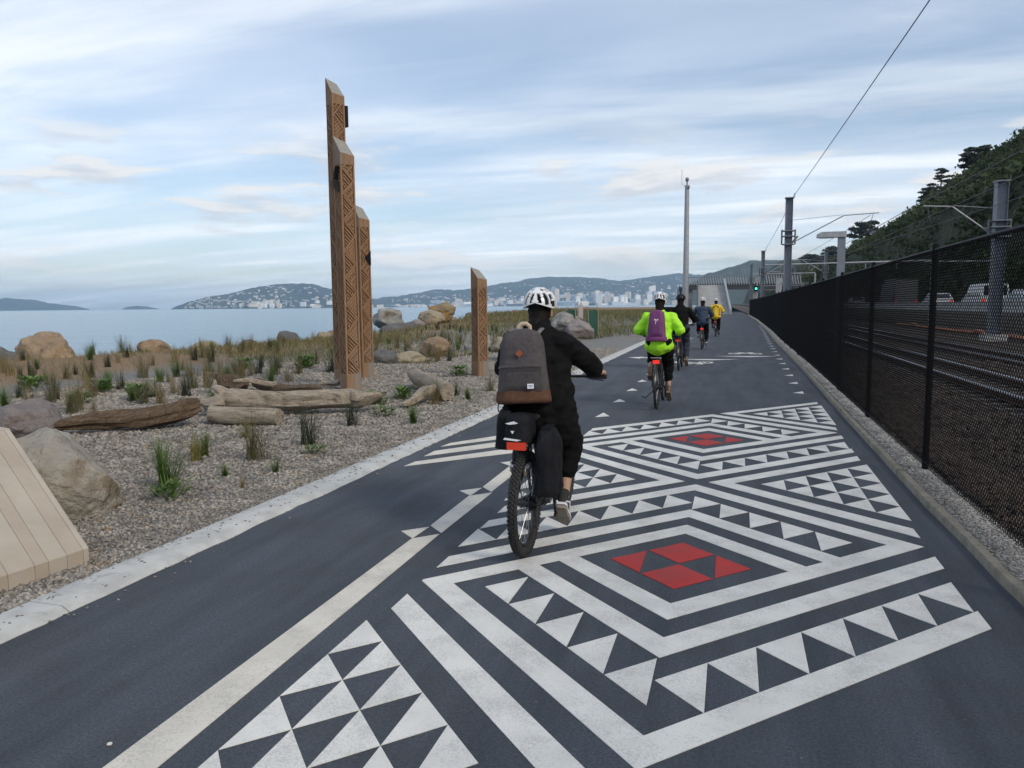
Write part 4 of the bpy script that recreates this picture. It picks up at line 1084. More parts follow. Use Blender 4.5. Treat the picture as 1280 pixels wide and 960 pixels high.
def bicycle(label, loc, rz, Rw=.345, tr=.030, wb=1.20, bar=(.38, .98, 1.10), knobs=False, rack=True, light='reflector', saddle_z=.93, frame=frame_m, stand=False, fork=True, guards=False, lean=0.0):
    t = thing('bicycle', label, 'bicycle', loc, rz, 'bicycles ridden along the path')
    t.rotation_euler = (0, lean, rz)
    ra, fa = Vector((0, 0, Rw)), Vector((0, wb, Rw)); bb = Vector((0, .46, Rw - .03)); st = Vector((0, .27, saddle_z - .12)); ht = Vector((0, wb - .24, .98)); hb_ = Vector((0, wb - .19, .76))
    for wi, a in enumerate((ra, fa)):
        w = MB().torus(a, Rw - tr*2 - .012, .011, 'x', 44, 8, 1.3).build('wheel', dark_alu, t, True)
        ty = MB(); ty.torus(a, Rw - tr, tr, 'x', 60, 14)
        if knobs:
            for k in range(74):
                an = 2*PI*k/74
                for off, rr_ in ((-.62, .88), (-.2, 1.06), (.2, 1.06), (.62, .88)):
                    an2 = an + (.5*2*PI/74 if off in (-.2, .62) else 0)
                    q_ = Rw - tr + tr*rr_*.97
                    rot = Matrix.Rotation(an2, 3, 'X') @ Matrix.Rotation(-off*1.2, 3, 'Z')
                    ty.box(a + Vector((off*tr*1.15, q_*math.cos(an2), q_*math.sin(an2))), (.014, .009, .016), rot)
        ty.build('tyre', rubber, w, True)
        sp = MB()
        for k in range(28):
            an = 2*PI*k/28; s = -1 if k % 2 else 1; an2 = an + s*.5*(1 if k % 4 < 2 else -1)
            sp.tube([a + Vector((s*.028, .03*math.cos(an2), .03*math.sin(an2))), a + Vector((0, (Rw - tr*2 - .016)*math.cos(an), (Rw - tr*2 - .016)*math.sin(an)))], .0013, 4, False)
        o = sp.build('spokes', alu, w); o['kind'] = 'stuff'
        MB().tube([a - Vector((.06, 0, 0)), a - Vector((.03, 0, 0)), a + Vector((.03, 0, 0)), a + Vector((.06, 0, 0))], [.018, .03, .03, .018], 12).build('hub', dark_alu, w, True)
        MB().torus(a - Vector((.045, 0, 0)), .078, .010, 'x', 30, 6, .15).build('brake_disc', alu, w)
    f = MB()
    for p0, p1, r in ((hb_, bb + Vector((0, .06, .06)), .036), (ht - Vector((0, .01, .05)), st, .024), (st, bb, .024), (ht, hb_, .028)): f.tube([p0, p1], r, 10)
    for s in (-1, 1):
        f.tube([bb + Vector((s*.035, -.02, 0)), ra + Vector((s*.068, .0, 0))], [.016, .012], 8); f.tube([st + Vector((s*.02, 0, -.04)), ra + Vector((s*.068, 0, .0))], [.012, .010], 8)
    f.build('frame', frame, t, True)
    fk = MB(); fk.tube([ht + Vector((0, -.01, .04)), hb_], .022, 8)
    for s in (-1, 1): fk.tube([hb_ + Vector((0, .01, -.03)), hb_ + Vector((s*.06, .015, -.05)), fa + Vector((s*.062, 0, 0))], [.022, .024, .016], 8)
    fk.build('fork', dark_alu, t, True)
    MB().box((0, bb.y + .02, bb.z + .01), (.10, .24, .17)).build('motor', dark_alu, t)
    # handlebar with grips and levers
    hw, hy, hz_ = bar; stem = Vector((0, ht.y + .02, hz_ - .02))
    hb2 = MB(); hb2.tube([(-hw, hy, hz_), (-hw*.55, hy + .03, hz_ + .0), (-.06, stem.y + .05, hz_ - .01), (.06, stem.y + .05, hz_ - .01), (hw*.55, hy + .03, hz_), (hw, hy, hz_)], .0125, 10); hb2.tube([ht, stem, stem + Vector((0, .05, 0))], .019, 8)
    hbo = hb2.build('handlebar', frame_m, t, True)
    for s in (-1, 1):
        MB().tube([(s*(hw - .12), hy + .007, hz_), (s*(hw + .012), hy, hz_)], .0175, 12).build('grip', rubber, hbo, True)
        MB().tube([(s*(hw - .15), hy + .03, hz_ - .01), (s*(hw - .12), hy + .075, hz_ - .025), (s*(hw - .02), hy + .065, hz_ - .035)], [.009, .007, .006], 6).build('brake_lever', dark_alu, hbo, True)
    # saddle
    sd_ = MB(); V = []; F = []
    prof = [(-.14, .070, -.012), (-.10, .082, .0), (-.03, .066, .0), (.04, .032, -.004), (.10, .024, -.008), (.14, .014, -.022)]
    for (y, w_, z) in prof:
        for k in range(10):
            a_ = 2*PI*k/10; V.append((w_*math.cos(a_), .25 + y, saddle_z - .02 + z + .028*math.sin(a_)))
    for i in range(len(prof) - 1):
        for k in range(10): F.append((i*10+k, i*10+(k+1) % 10, (i+1)*10+(k+1) % 10, (i+1)*10+k))
    F += [tuple(reversed(range(10))), tuple(range((len(prof)-1)*10, len(prof)*10))]; sd_.add(V, F); sd_.build('saddle', rubber, t, True)
    MB().tube([st, (0, .25, saddle_z - .04)], .015, 8).build('seat_post', dark_alu, t, True)
    # cranks: right one down
    cr = MB(); cr.tube([bb + Vector((.085, 0, 0)), bb + Vector((.095, .03, -.165))], .012, 8); cr.tube([bb + Vector((-.085, 0, 0)), bb + Vector((-.095, -.03, .165))], .012, 8); cr.tube([bb - Vector((.09, 0, 0)), bb + Vector((.09, 0, 0))], .018, 10)
    cr.build('crank', dark_alu, t, True)
    MB().torus(bb + Vector((.062, 0, 0)), .075, .008, 'x', 30, 6, .3).build('chainring', dark_alu, t, True)
    for s, q_ in ((1, Vector((.14, .03, -.165))), (-1, Vector((-.14, -.03, .165)))):
        pe = MB().box(bb + q_, (.10, .09, .022)).build('pedal', dark_alu, t)
        MB().box(bb + q_ + Vector((0, -.049, 0)), (.06, .008, .014)).build('pedal_reflector', orange_m, pe)
    cs_ = MB()
    for k, r in enumerate((.025, .032, .038, .045, .052)): cs_.tube([ra + Vector((.058 - k*.006, 0, 0)), ra + Vector((.061 - k*.006, 0, 0))], r, 20)
    cs_.build('cassette', dark_alu, t, True)
    ch = MB()
    for z_ in (-1, 1): ch.tube([ra + Vector((.05, 0, z_*.04)), bb + Vector((.062, 0, z_*.07))], .006, 5)
    ch.build('chain', dark_alu, t)
    MB().box(ra + Vector((.066, .01, -.06)), (.022, .05, .05)).tube([ra + Vector((.066, .0, -.02)), ra + Vector((.064, .05, -.15))], .012, 6).tube([ra + Vector((.064, .05, -.15)) + Vector((-.006, 0, 0)), ra + Vector((.064, .05, -.15)) + Vector((.006, 0, 0))], .028, 12).build('derailleur', dark_alu, t)
    if rack:
        rk = MB(); zt = Rw*2 + .06
        for s in (-1, 1):
            rk.tube([(s*.055, .22, zt + .01), (s*.055, -.14, zt)], .006, 6); rk.tube([(s*.055, -.06, zt), (s*.075, -.01, Rw + .02)], .006, 6); rk.tube([(s*.055, .08, zt), (s*.075, .01, Rw + .02)], .006, 6)
        rk.tube([(-.055, -.14, zt), (.055, -.14, zt)], .006, 6); rk.build('rear_rack', frame_m, t, True)
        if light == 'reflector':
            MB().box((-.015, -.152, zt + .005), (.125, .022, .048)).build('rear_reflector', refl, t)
        else:
            MB().box((0, -.152, zt + .005), (.10, .03, .055)).build('rear_light', mat('red_rear_light', (.5, .01, .01), rough=.3, emit=((1, .03, .02), .45)), t)
        if light == 'plate': MB().box((0, -.15, zt + .07), (.17, .02, .012)).build('rack_trim', alu, t)
    if guards:
        for a in (ra, fa):
            MB().torus(a, Rw + .022, .024, 'x', 30, 6, 1.0, 20 if a is fa else 60, 190 if a is ra else 150).build('mudguard', frame_m, t, True)
    if stand: MB().tube([bb + Vector((-.06, -.25, -.03)), bb + Vector((-.19, -.33, -.16)), bb + Vector((-.25, -.32, -.14))], .010, 8).build('kick_stand', dark_alu, t, True)
    return t

def helmet(parent, c, m_shell, res=(56, 30), tilt=0.0, s=1.0):
    """shell with open vents over a dark liner"""
    rx, ry, rz_ = .118*s, .146*s, .128*s; rot = Matrix.Rotation(tilt, 3, 'X'); c = Vector(c)
    def vent(ph, th):
        dx_, dy_, dz_ = math.cos(R(th))*math.sin(R(ph)), math.sin(R(th)), math.cos(R(th))*math.cos(R(ph))
        if dy_ < -.52:                                  # rear vents: upright slots
            el_, a_ = math.degrees(math.asin(max(-1, min(1, dz_)))), abs(math.degrees(math.atan2(dx_, -dy_)))
            return any(abs(a_ - c_ + (el_ - 20)*.25) < w_ and e0_ < el_ < e1_ for c_, w_, e0_, e1_ in ((13, 7.0, 0, 34), (36, 7.5, -4, 36), (57, 6, -2, 30), (0, 6, 42, 62), (32, 8, 44, 60)))
        ph = abs(ph)
        for k, (pc, segs_) in enumerate(((0, ((-70, -34), (-22, 22), (34, 66))), (31, ((-64, -28), (-18, 18), (30, 64))), (60, ((-58, -18), (-6, 30), (42, 62))), (86, ((-44, -6), (8, 44))))):
            if abs(ph - pc + th*.06) < 11.0 - abs(th)*.03:
                for a, b in segs_:
                    if a < th < b: return True
        return False
    V = []; F = []; u, v = res; shells = []
    for lay, k in enumerate((1.0, .90)):
        idx = {}
        for j in range(v + 1):
            th = -92 + 184*j/v                        # along the head, back to front
            for i in range(u + 1):
                ph = -104 + 208*i/u
                d = Vector((math.cos(R(th))*math.sin(R(ph)), math.sin(R(th)), math.cos(R(th))*math.cos(R(ph))))
                rim = d.z > -.16 - (.22*max(0, -d.y)) + .10*max(0, d.y)
                idx[i, j] = (len(V), rim, ph, th); p_ = Vector((d.x*rx*k, d.y*ry*k*(1 + .05*(1 if d.y < 0 else 0)), d.z*rz_*k)); V.append(c + rot @ p_)
        shells.append(idx)
    keep = set()
    for j in range(v):
        for i in range(u):
            q_ = [shells[0][a] for a in ((i, j), (i+1, j), (i+1, j+1), (i, j+1))]
            if all(x[1] for x in q_) and not vent(sum(x[2] for x in q_)/4, sum(x[3] for x in q_)/4): keep.add((i, j))
    for (i, j) in keep:
        a = [shells[0][n_][0] for n_ in ((i, j), (i+1, j), (i+1, j+1), (i, j+1))]; b = [shells[1][n_][0] for n_ in ((i, j), (i+1, j), (i+1, j+1), (i, j+1))]
        F.append(tuple(a)); F.append(tuple(reversed(b)))
        for (di, dj), (e0_, e1_) in (((0, -1), (0, 1)), ((1, 0), (1, 2)), ((0, 1), (2, 3)), ((-1, 0), (3, 0))):
            if (i+di, j+dj) not in keep: F.append((a[e0_], b[e0_], b[e1_], a[e1_]))
    me = bpy.data.meshes.new('helmet'); me.from_pydata(V, [], F)
    bm = bmesh.new(); bm.from_mesh(me); bmesh.ops.delete(bm, geom=[x for x in bm.verts if not x.link_faces], context='VERTS'); bmesh.ops.recalc_face_normals(bm, faces=bm.faces); bm.to_mesh(me); bm.free()
    me.materials.append(m_shell); me.polygons.foreach_set('use_smooth', [True]*len(me.polygons)); me.set_sharp_from_angle(angle=R(40))
    h = link('helmet', me, parent)
    li = MB(); li.ell(c, (rx*.88, ry*.88, rz_*.88), rot, 20, 14, lambda p_: Vector((p_.x, p_.y, max(p_.z, -.12)))); li.build('helmet_liner', mat('helmet_liner_foam', (.012, .012, .014), rough=.9), h, True)
    return h

def rider(label, bike_loc, rz, J, cols, vox=.014, near=False, scale=1.0, helm=None):
    """J: joints in the bicycle's own coordinates"""
    t = thing('person', label, 'person', bike_loc, rz, 'riders on the path', scale)
    v = {k: Vector(p_) for k, p_ in J.items()}
    mir = lambda n_: v.get(n_ + 'R'), 
    # ---- skin: one continuous body
    b = MB(); hd_ = v['head']; nk = v['neck']
    b.ell(hd_ + Vector((0, .005, .01)), (.074, .096, .105)); b.ell(hd_ + Vector((0, .045, -.055)), (.052, .060, .060))
    b.capsule(hd_ + Vector((0, .10, .0)), hd_ + Vector((0, .112, -.028)), .010, .014)                     # nose
    for s in (-1, 1): b.ell(hd_ + Vector((s*.078, -.002, -.012)), (.012, .022, .032))                      # ears
    b.capsule(nk, hd_ + Vector((0, -.01, -.05)), .058, .052)
    pel = (v['hipR'] + v['hipL'])/2; ch_ = nk*.72 + pel*.28
    b.capsule(pel, ch_, .12, .13); b.capsule(ch_, nk - Vector((0, 0, .05)), .13, .07)
    for s in 'RL':
        x = 1 if s == 'R' else -1
        b.capsule(nk - Vector((0, 0, .06)), v['sh'+s], .07, .062); b.capsule(v['sh'+s], v['el'+s], .050, .040); b.capsule(v['el'+s], v['wr'+s], .040, .027)
        b.capsule(v['hip'+s], v['kn'+s], .085, .058); b.capsule(v['kn'+s], v['an'+s], .056, .036)
        # hand closed round the grip: palm, four fingers over the top and a thumb underneath
        g0 = v['gr'+s]; wr = v['wr'+s]; pc = g0 + Vector((0, -.020, .022))
        b.capsule(wr, pc + Vector((0, -.012, .004)), .026, .024)
        b.capsule(pc + Vector((-.030, 0, 0)), pc + Vector((.030, 0, 0)), .019, .018)
        if near:
            for k in range(4):
                o_ = Vector((x*(.036 - k*.023), 0, 0)); ln = (.95, 1.0, 1.06, .86)[k if x < 0 else 3 - k]
                p0, p1, p2, p3 = pc + o_ + Vector((0, .014, .006)), g0 + o_ + Vector((0, .034*ln, .012)), g0 + o_ + Vector((0, .036, -.016*ln)), g0 + o_ + Vector((0, .012, -.028*ln))
                b.capsule(p0, p1, .0098, .0092, 10); b.capsule(p1, p2, .0092, .0086, 10); b.capsule(p2, p3, .0086, .0078, 10)
            th0 = pc + Vector((-x*.036, -.008, -.004)); b.capsule(th0, th0 + Vector((-x*.016, .018, -.016)), .012, .011, 10); b.capsule(th0 + Vector((-x*.016, .018, -.016)), g0 + Vector((-x*.040, .028, -.024)), .011, .009, 10)
        else:
            for k in range(4):
                o_ = Vector((.033 - k*.022, 0, 0)); b.capsule(pc + o_ + Vector((0, .012, .004)), g0 + o_ + Vector((0, .034, -.008)), .0105, .0095, 8)
            b.capsule(pc + Vector((-x*.034, 0, -.004)), g0 + Vector((-x*.04, .024, -.02)), .011, .010, 8)
    body = link('body', remesh(b, .0075 if near else vox*.85, 4), t); body.data.materials.append(skin_m)
    for s in (-1, 1): MB().ell(hd_ + Vector((s*.030, .088, .012)), (.011, .008, .008), None, 8, 6).build('eye', mat('eye', (.05, .04, .035), rough=.2), body, True)
    MB().ell(hd_ + Vector((0, .098, -.062)), (.022, .006, .007), None, 8, 6).build('mouth', mat('lips', (.38, .16, .13), rough=.5), body, True)
    # ---- jacket
    w = MB(); k_ = cols.get('bulk', 1.0)
    w.capsule(pel + Vector((0, -.005, -.02)), pel + Vector((0, 0, .07)), .158*k_, .155*k_); w.capsule(pel + Vector((0, 0, .06)), ch_, .150*k_, .160*k_); w.capsule(ch_, nk - Vector((0, .015, .07)), .150*k_, .085*k_)
    for s in (-1, 1): w.capsule(pel + Vector((s*.06, 0, -.02)), ch_ + Vector((s*.05, 0, -.02)), .125*k_, .128*k_)
    w.capsule(pel + Vector((-.10, 0, -.03)), pel + Vector((.10, 0, -.03)), .112*k_, .112*k_)
    if cols.get('hood'): w.ell(nk + Vector((0, -.045, .015)), (.125, .095, .085)); w.capsule(nk + Vector((0, -.01, -.04)), nk + Vector((0, 0, .06)), .09, .082)
    else: w.capsule(nk + Vector((0, -.01, -.04)), nk + Vector((0, 0, .035)), .078, .072)
    for s in 'RL':
        w.capsule(nk - Vector((0, .0, .075)), v['sh'+s], .09, .082*k_); w.capsule(v['sh'+s], v['el'+s], .080*k_, .066*k_); w.capsule(v['el'+s], v['el'+s].lerp(v['wr'+s], .80), .066*k_, .044*k_)
    if cols.get('long'):                                                        # coat hem hanging round the saddle
        w.capsule(ch_ + Vector((.10, -.02, -.05)), pel + Vector((.13, .06, -.08)), .13, .145); w.capsule(pel + Vector((.13, .06, -.08)), pel + Vector((.165, .12, -.22)), .145, .125)
        w.capsule(ch_ + Vector((-.08, -.02, -.05)), pel + Vector((-.10, .05, -.08)), .13, .14); w.capsule(pel + Vector((.04, -.07, 0)), pel + Vector((.06, -.05, -.10)), .13, .12)
    amp = .017 if near else .015
    def folds(co): return amp*(noise.noise(Vector((co.x*7, co.y*7, co.z*13))) + .6*noise.noise(Vector((co.x*16 + 3, co.y*14, co.z*26))))
    jk = link('jacket', remesh(w, .010 if near else vox, 5, folds), t); jk.data.materials.append(cols['jacket'])
    # ---- trousers
    w = MB(); w.capsule(v['hipR'] + Vector((0, -.02, 0)), v['hipL'] + Vector((0, -.02, 0)), .128, .128)
    hem = cols.get('hem', .62)
    for s in 'RL':
        w.capsule(v['hip'+s], v['kn'+s], .122*cols.get('baggy', 1.0), .088*cols.get('baggy', 1.0)); w.capsule(v['kn'+s], v['kn'+s].lerp(v['an'+s], hem), .086*cols.get('baggy', 1.0), .062*cols.get('baggy', 1.0))
    tr_ = link('trousers', remesh(w, .010 if near else vox, 5, folds), t); tr_.data.materials.append(cols['trousers'])
    # ---- shoes
    for s in 'RL':
        an = v['an'+s]; d = v.get('toe'+s, an + Vector((0, .2, -.09))) - an; d.normalize(); side = Vector((1, 0, 0)); up = side.cross(d).normalized()
        if up.z < 0: up = -up
        heel = an - up*.065 - d*.035; b = MB()
        b.capsule(heel, heel + d*.06, .040, .042); b.capsule(heel + d*.05, heel + d*.20, .043, .037); b.capsule(heel + up*.045, heel + d*.05 + up*.05, .038, .036); b.capsule(heel + up*.07, heel + up*.085 + d*.01, .040, .042)
        so = link('shoe', remesh(b, .009 if near else vox, 3), t); so.data.materials.append(cols['shoe'])
        sl = MB(); prof = [(-.045, .028), (-.02, .038), (.05, .036), (.12, .044), (.19, .042), (.235, .022)]
        P0 = [heel - up*.034 + d*y + side*w_ for y, w_ in prof] + [heel - up*.034 + d*y - side*w_ for y, w_ in reversed(prof)]
        sl.prism(P0, -up*.022); sl.build('sole', cols['sole'], so)
        if near:
            ct_ = sum(P0, Vector())/len(P0); MB().prism([ct_ + (q_ - ct_)*1.10 + up*.018 for q_ in P0], -up*.016).build('midsole', cyan_l, so)
        if near:
            for q_ in (-1, 1):
                MB().tube([heel - d*.035 + side*q_*.034 + up*.0, heel + d*.03 + side*q_*.045 + up*.028, heel + d*.10 + side*q_*.044 - up*.01], [.007, .008, .005], 6).build('stripe', cyan_l, so, True)
    # ---- hair and helmet
    b = MB(); b.ell(hd_ + Vector((0, -.022, .012)), (.084, .092, .105)); b.capsule(hd_ + Vector((0, -.045, -.03)), nk + Vector((0, -.03, .03)), .076, .066)
    if cols.get('bun'): b.ell(hd_ + Vector((-.01, -.105, -.085)), (.042, .036, .038))
    ha = link('hair', remesh(b, .010 if near else vox, 4, lambda co: .004*noise.noise(co*40)), t); ha.data.materials.append(cols['hair'])
    if helm: helmet(t, hd_ + Vector((0, -.01, .045)), helm, (64, 36) if near else (40, 22), R(-6))
    return t

fabric_black = mat('black_jersey', (.006, .006, .0068), (.0105, .0105, .0115), scale=14, rough=.95, bump=.3, bscale=60, bdist=.004, spec=.12)
fabric_trouser = mat('black_trouser_cloth', (.0055, .0055, .006), (.009, .009, .0095), scale=14, rough=.95, bump=.3, bscale=70, bdist=.004, spec=.12)
hivis = mat('hi_vis_green_cloth', (.34, .78, .015), (.40, .84, .03), scale=5, rough=.7, bump=.3, bscale=22, bdist=.01)
navy = mat('navy_jacket_cloth', (.018, .036, .068), (.028, .050, .088), scale=6, rough=.8, bump=.3, bscale=22, bdist=.01)
yellow_c = mat('yellow_jacket_cloth', (.66, .42, .012), (.74, .50, .02), scale=5, rough=.7, bump=.3, bscale=22, bdist=.01)
denim = mat('dark_denim', (.022, .028, .045), (.034, .042, .062), scale=20, rough=.9)
hair_m = mat('dark_hair', (.006, .0045, .0038), (.012, .009, .007), scale=60, rough=.7, stretch=(1, 1, .15), spec=.2)
helm_w = mat('white_helmet_shell', (.74, .75, .76), rough=.35)
helm_k = mat('black_helmet_shell', (.015, .015, .017), rough=.4)
shoe_k = mat('black_sneaker', (.018, .018, .02), (.03, .03, .032), scale=40, rough=.85)
sole_w = mat('pale_sole', (.30, .26, .21), (.20, .17, .14), scale=14, rough=.8)
shoe_b = mat('brown_shoe', (.13, .075, .045), (.18, .11, .07), scale=20, rough=.7)
sole_b = mat('tan_sole', (.26, .19, .13), rough=.8)

def joints(hip_z, hip_y, neck, head, sh_w, sh, el, gr, an_off=0.0, lean_x=0.0):
    J = {}
    for s, x in (('R', 1), ('L', -1)):
        J['hip'+s] = (x*.088, hip_y, hip_z); J['sh'+s] = (x*sh_w, sh[0], sh[1]); J['el'+s] = (x*el[0], el[1], el[2]); J['gr'+s] = (x*gr[0], gr[1], gr[2] + .012); J['wr'+s] = (x*(gr[0] - .005), gr[1] - .085, gr[2] + .045)
    J['knR'] = (.135, hip_y + .29, .665); J['anR'] = (.150, .45, .275); J['toeR'] = (.152, .62, .145)
    J['knL'] = (-.15, hip_y + .40, .90); J['anL'] = (-.145, .36, .585); J['toeL'] = (-.145, .56, .50)
    J['neck'] = neck; J['head'] = head
    return J

# ---- nearest rider
B1 = (-1.245, 4.76, 0.0)
bike1 = bicycle('black mountain bike with knobbly tyres and panniers under the nearest rider', B1, R(-.5), .345, .031, 1.22, (.375, .97, 1.105), True, True, 'reflector', .94)
J1 = joints(1.0, .29, (0, .415, 1.45), (.0, .445, 1.605), .180, (.385, 1.385), (.325, .62, 1.195), (.338, .97, 1.105))
J1['shR'] = (.185, .37, 1.385); J1['elR'] = (.345, .60, 1.205); J1['knR'] = (.185, .56, .665); J1['anR'] = (.165, .45, .285)
rider('nearest rider in black clothes with white helmet, seen from behind', B1, R(-.5), J1,
      dict(jacket=fabric_black, trousers=fabric_trouser, shoe=shoe_k, sole=sole_w, hair=hair_m, bulk=1.1, hem=.52, baggy=1.22, long=True, hood=True, bun=True), .012, True, 1.0, helm_w)
# backpack
canvas_g = mat('grey_canvas', (.058, .050, .053), (.085, .074, .077), scale=40, rough=.9, bump=.3, bscale=140, bdist=.003, c3=(.052, .045, .048), s3=6, t3=(.5, .7))
canvas_b = mat('brown_suede', (.080, .034, .018), (.110, .050, .027), scale=25, rough=.9, bump=.2, bscale=90, bdist=.003)
patch_m = mat('rust_leather_patch', (.24, .070, .028), rough=.8)
cream_m = mat('cream_webbing', (.50, .40, .29), rough=.85)
pocket_m = mat('dark_canvas_pocket', (.040, .035, .037), (.058, .051, .053), scale=40, rough=.9, bump=.3, bscale=140, bdist=.003)
def rounded(mb, c, d, r, rot=None, n=2, puff=0.0):
    pass
def pack_mesh(name, m, w, h, d, taper=.82, round_top=.10, z0=0.0, z1=1.0, grow=0.0, nz_=20, na=28, seed=0, crease=0.0):
    """soft box: rounded-rectangle sections, narrower and rounded over at the top; bottom at z = 0, back face at y = 0"""
    V = []; F = []; rows = []
    for j in range(nz_ + 1):
        t_ = z0 + (z1 - z0)*j/nz_; z = h*t_
        k = 1 - (1 - taper)*t_
        e_ = 1.0
        if t_ > 1 - round_top*1.6: e_ = math.sqrt(max(0.0, 1 - ((t_ - (1 - round_top*1.6))/(round_top*1.6))**2))*.75 + .25*(1 if t_ < .999 else 0)
        if t_ < .06: e_ = min(e_, .80 + .20*math.sqrt(max(0, 1 - ((.06 - t_)/.06)**2)))
        ww, dd = (w/2*k + grow)*(.35 + .65*e_), (d/2*(1 - .25*t_) + grow)*(.3 + .7*e_)
        row = []
        for i in range(na):
            a = 2*PI*i/na; ca, sa = math.cos(a), math.sin(a); p_ = 3.2
            q_ = (abs(ca)**p_ + abs(sa)**p_)**(-1/p_)
            x, y = ca*q_*ww, sa*q_*dd - d/2
            nzv = noise.noise(Vector((x*9 + seed, y*9, z*9)))*.008 + crease*noise.noise(Vector((x*13 + seed, y*13, z*7 + x*5)))
            row.append(len(V)); V.append((x*(1 + nzv*4), y + nzv, z))
        rows.append(row)
    for j in range(nz_):
        for i in range(na): F.append((rows[j][i], rows[j][(i+1) % na], rows[j+1][(i+1) % na], rows[j+1][i]))
    F += [tuple(reversed(rows[0])), tuple(rows[-1])]
    mb = MB(); mb.add(V, F); return mb.mesh(name, m, True)
bp = thing('backpack', 'grey canvas backpack with brown suede base on the nearest rider', 'backpack', (B1[0] - .025, B1[1] + .165, .985), R(-.5)); bp.rotation_euler = (R(-9), R(-3), R(2))
link('pack_body', pack_mesh('pack_body', canvas_g, .36, .50, .20, .74, .14, seed=1), bp)
link('suede_base', pack_mesh('suede_base', canvas_b, .36, .50, .20, .74, .14, 0, .17, .005, 8, seed=1), bp)
pk = MB()
def pk_sheet(name, m, x0, x1, z0, z1, y, bulge, par, tz=.78):
    V = []; F = []; nx, nz2 = 12, 10
    for j in range(nz2 + 1):
        for i in range(nx + 1):
            s_, t_ = i/nx, j/nz2; x = (x0 + (x1 - x0)*s_); z = z0 + (z1 - z0)*t_
            edge = min(s_, 1 - s_, t_*1.2, (1 - t_)*1.2)
            V.append((x*(1 - .06*t_), y + .055*z - bulge*smooth(0, .25, edge), z))
    for j in range(nz2):
        for i in range(nx): F.append((j*(nx+1)+i, j*(nx+1)+i+1, (j+1)*(nx+1)+i+1, (j+1)*(nx+1)+i))
    n0 = len(V); V += [(p_[0], p_[1] + .05, p_[2]) for p_ in V[:n0]]; F += [tuple(n0 + i for i in reversed(f)) for f in F]
    mb = MB(); mb.add(V, F); return mb.build(name, m, par, 'full')
po_ = pk_sheet('front_pocket', pocket_m, -.145, .145, .075, .235, -.200, .022, bp)
MB().tube([(-.135, -.216, .222), (-.05, -.222, .228), (.05, -.222, .228), (.135, -.216, .222)], .004, 6).build('zip', dark_alu, po_)
pk_sheet('pocket_flap', canvas_g, -.15, .15, .232, .250, -.203, .012, bp)
MB().add([(-.0, -.203, .30), (.028, -.204, .325), (.0, -.202, .355), (-.028, -.204, .325), (0, -.196, .30), (.028, -.197, .325), (0, -.195, .355), (-.028, -.197, .325)], [(0, 1, 2, 3), (4, 7, 6, 5), (0, 4, 5, 1), (1, 5, 6, 2), (2, 6, 7, 3), (3, 7, 4, 0)]).build('leather_patch', patch_m, bp)
lb_ = MB().box((.075, -.222, .108), (.042, .004, .032)).build('label_tag', cyan_l, po_)
MB().box((.075, -.2245, .112), (.030, .002, .004)).box((.075, -.2245, .103), (.020, .002, .003)).build('label_print', mat('label_blue_print', (.10, .16, .28), rough=.6), po_)
MB().tube([(-.035, -.06, .495), (-.035, -.065, .52), (-.012, -.065, .54), (.022, -.065, .54), (.045, -.065, .52), (.045, -.06, .495)], .007, 8, True, 2.0).build('haul_loop', cream_m, bp, True)
MB().tube([(.15, -.02, .06), (.20, .06, .09), (.235, .16, .145), (.22, .24, .20)], [.011, .011, .010, .010], 6, True, 2.2).build('shoulder_strap', mat('strap_webbing', (.16, .145, .14), rough=.9), bp, True)
for s in (-1, 1): MB().tube([(s*.09, -.04, .47), (s*.105, .06, .52), (s*.11, .16, .49), (s*.12, .22, .38)], [.018, .02, .02, .016], 8, True, .5).build('shoulder_strap', mat('strap_webbing', (.16, .145, .14), rough=.9), bp, True)
MB().tube([(-.165, -.10, .05), (-.175, -.11, -.02), (-.172, -.105, -.05)], .005, 5).build('dangling_strap', mat('strap_webbing', (.16, .145, .14), rough=.9), bp)
# panniers and rack bag
def pannier(label, c, w, h, d, rz, seed, tilt=0.0, m=nylon):
    t = thing('pannier', label, 'pannier', (B1[0] + c[0], B1[1] + c[1], c[2]), rz, 'bags on the nearest bicycle'); t.rotation_euler = (0, tilt, rz)
    link('bag', pack_mesh('bag', m, w, h, d, .92, .16, seed=seed, crease=.020, nz_=34, na=44), t)
    MB().box((0, -d/2, h*.985), (w*.5, d*.3, .03)).build('closure', nylon, t)
    return t
pr = pannier('large black pannier on the right side of the nearest bike', (.072, .0, .43), .34, .43, .17, R(90), 3, R(0)); 
pl_ = pannier('small black pannier on the left side of the nearest bike', (-.078, .10, .70), .26, .27, .13, R(-90), 4)
rb_ = thing('rack_bag', 'small black bag with white marks on the rear rack of the nearest bike', 'bag', (B1[0] - .02, B1[1] + .10, .765), R(-.5), 'bags on the nearest bicycle')
link('bag', pack_mesh('bag', nylon, .19, .19, .25, .9, .16, seed=6), rb_)
for V_ in (((-.055, .135), (.0, .150), (.03, .138), (.005, .132), (-.03, .128)), ((-.02, .088), (.004, .088), (-.008, .068)), ((-.07, .03), (.02, .022), (.05, .03), (.02, .034), (-.06, .042))):
    MB().prism([(x - .012, -.251 + .25*.0 + z*.10*0, z) for x, z in V_], (0, -.004, 0)).build('white_mark', cyan_l, rb_)

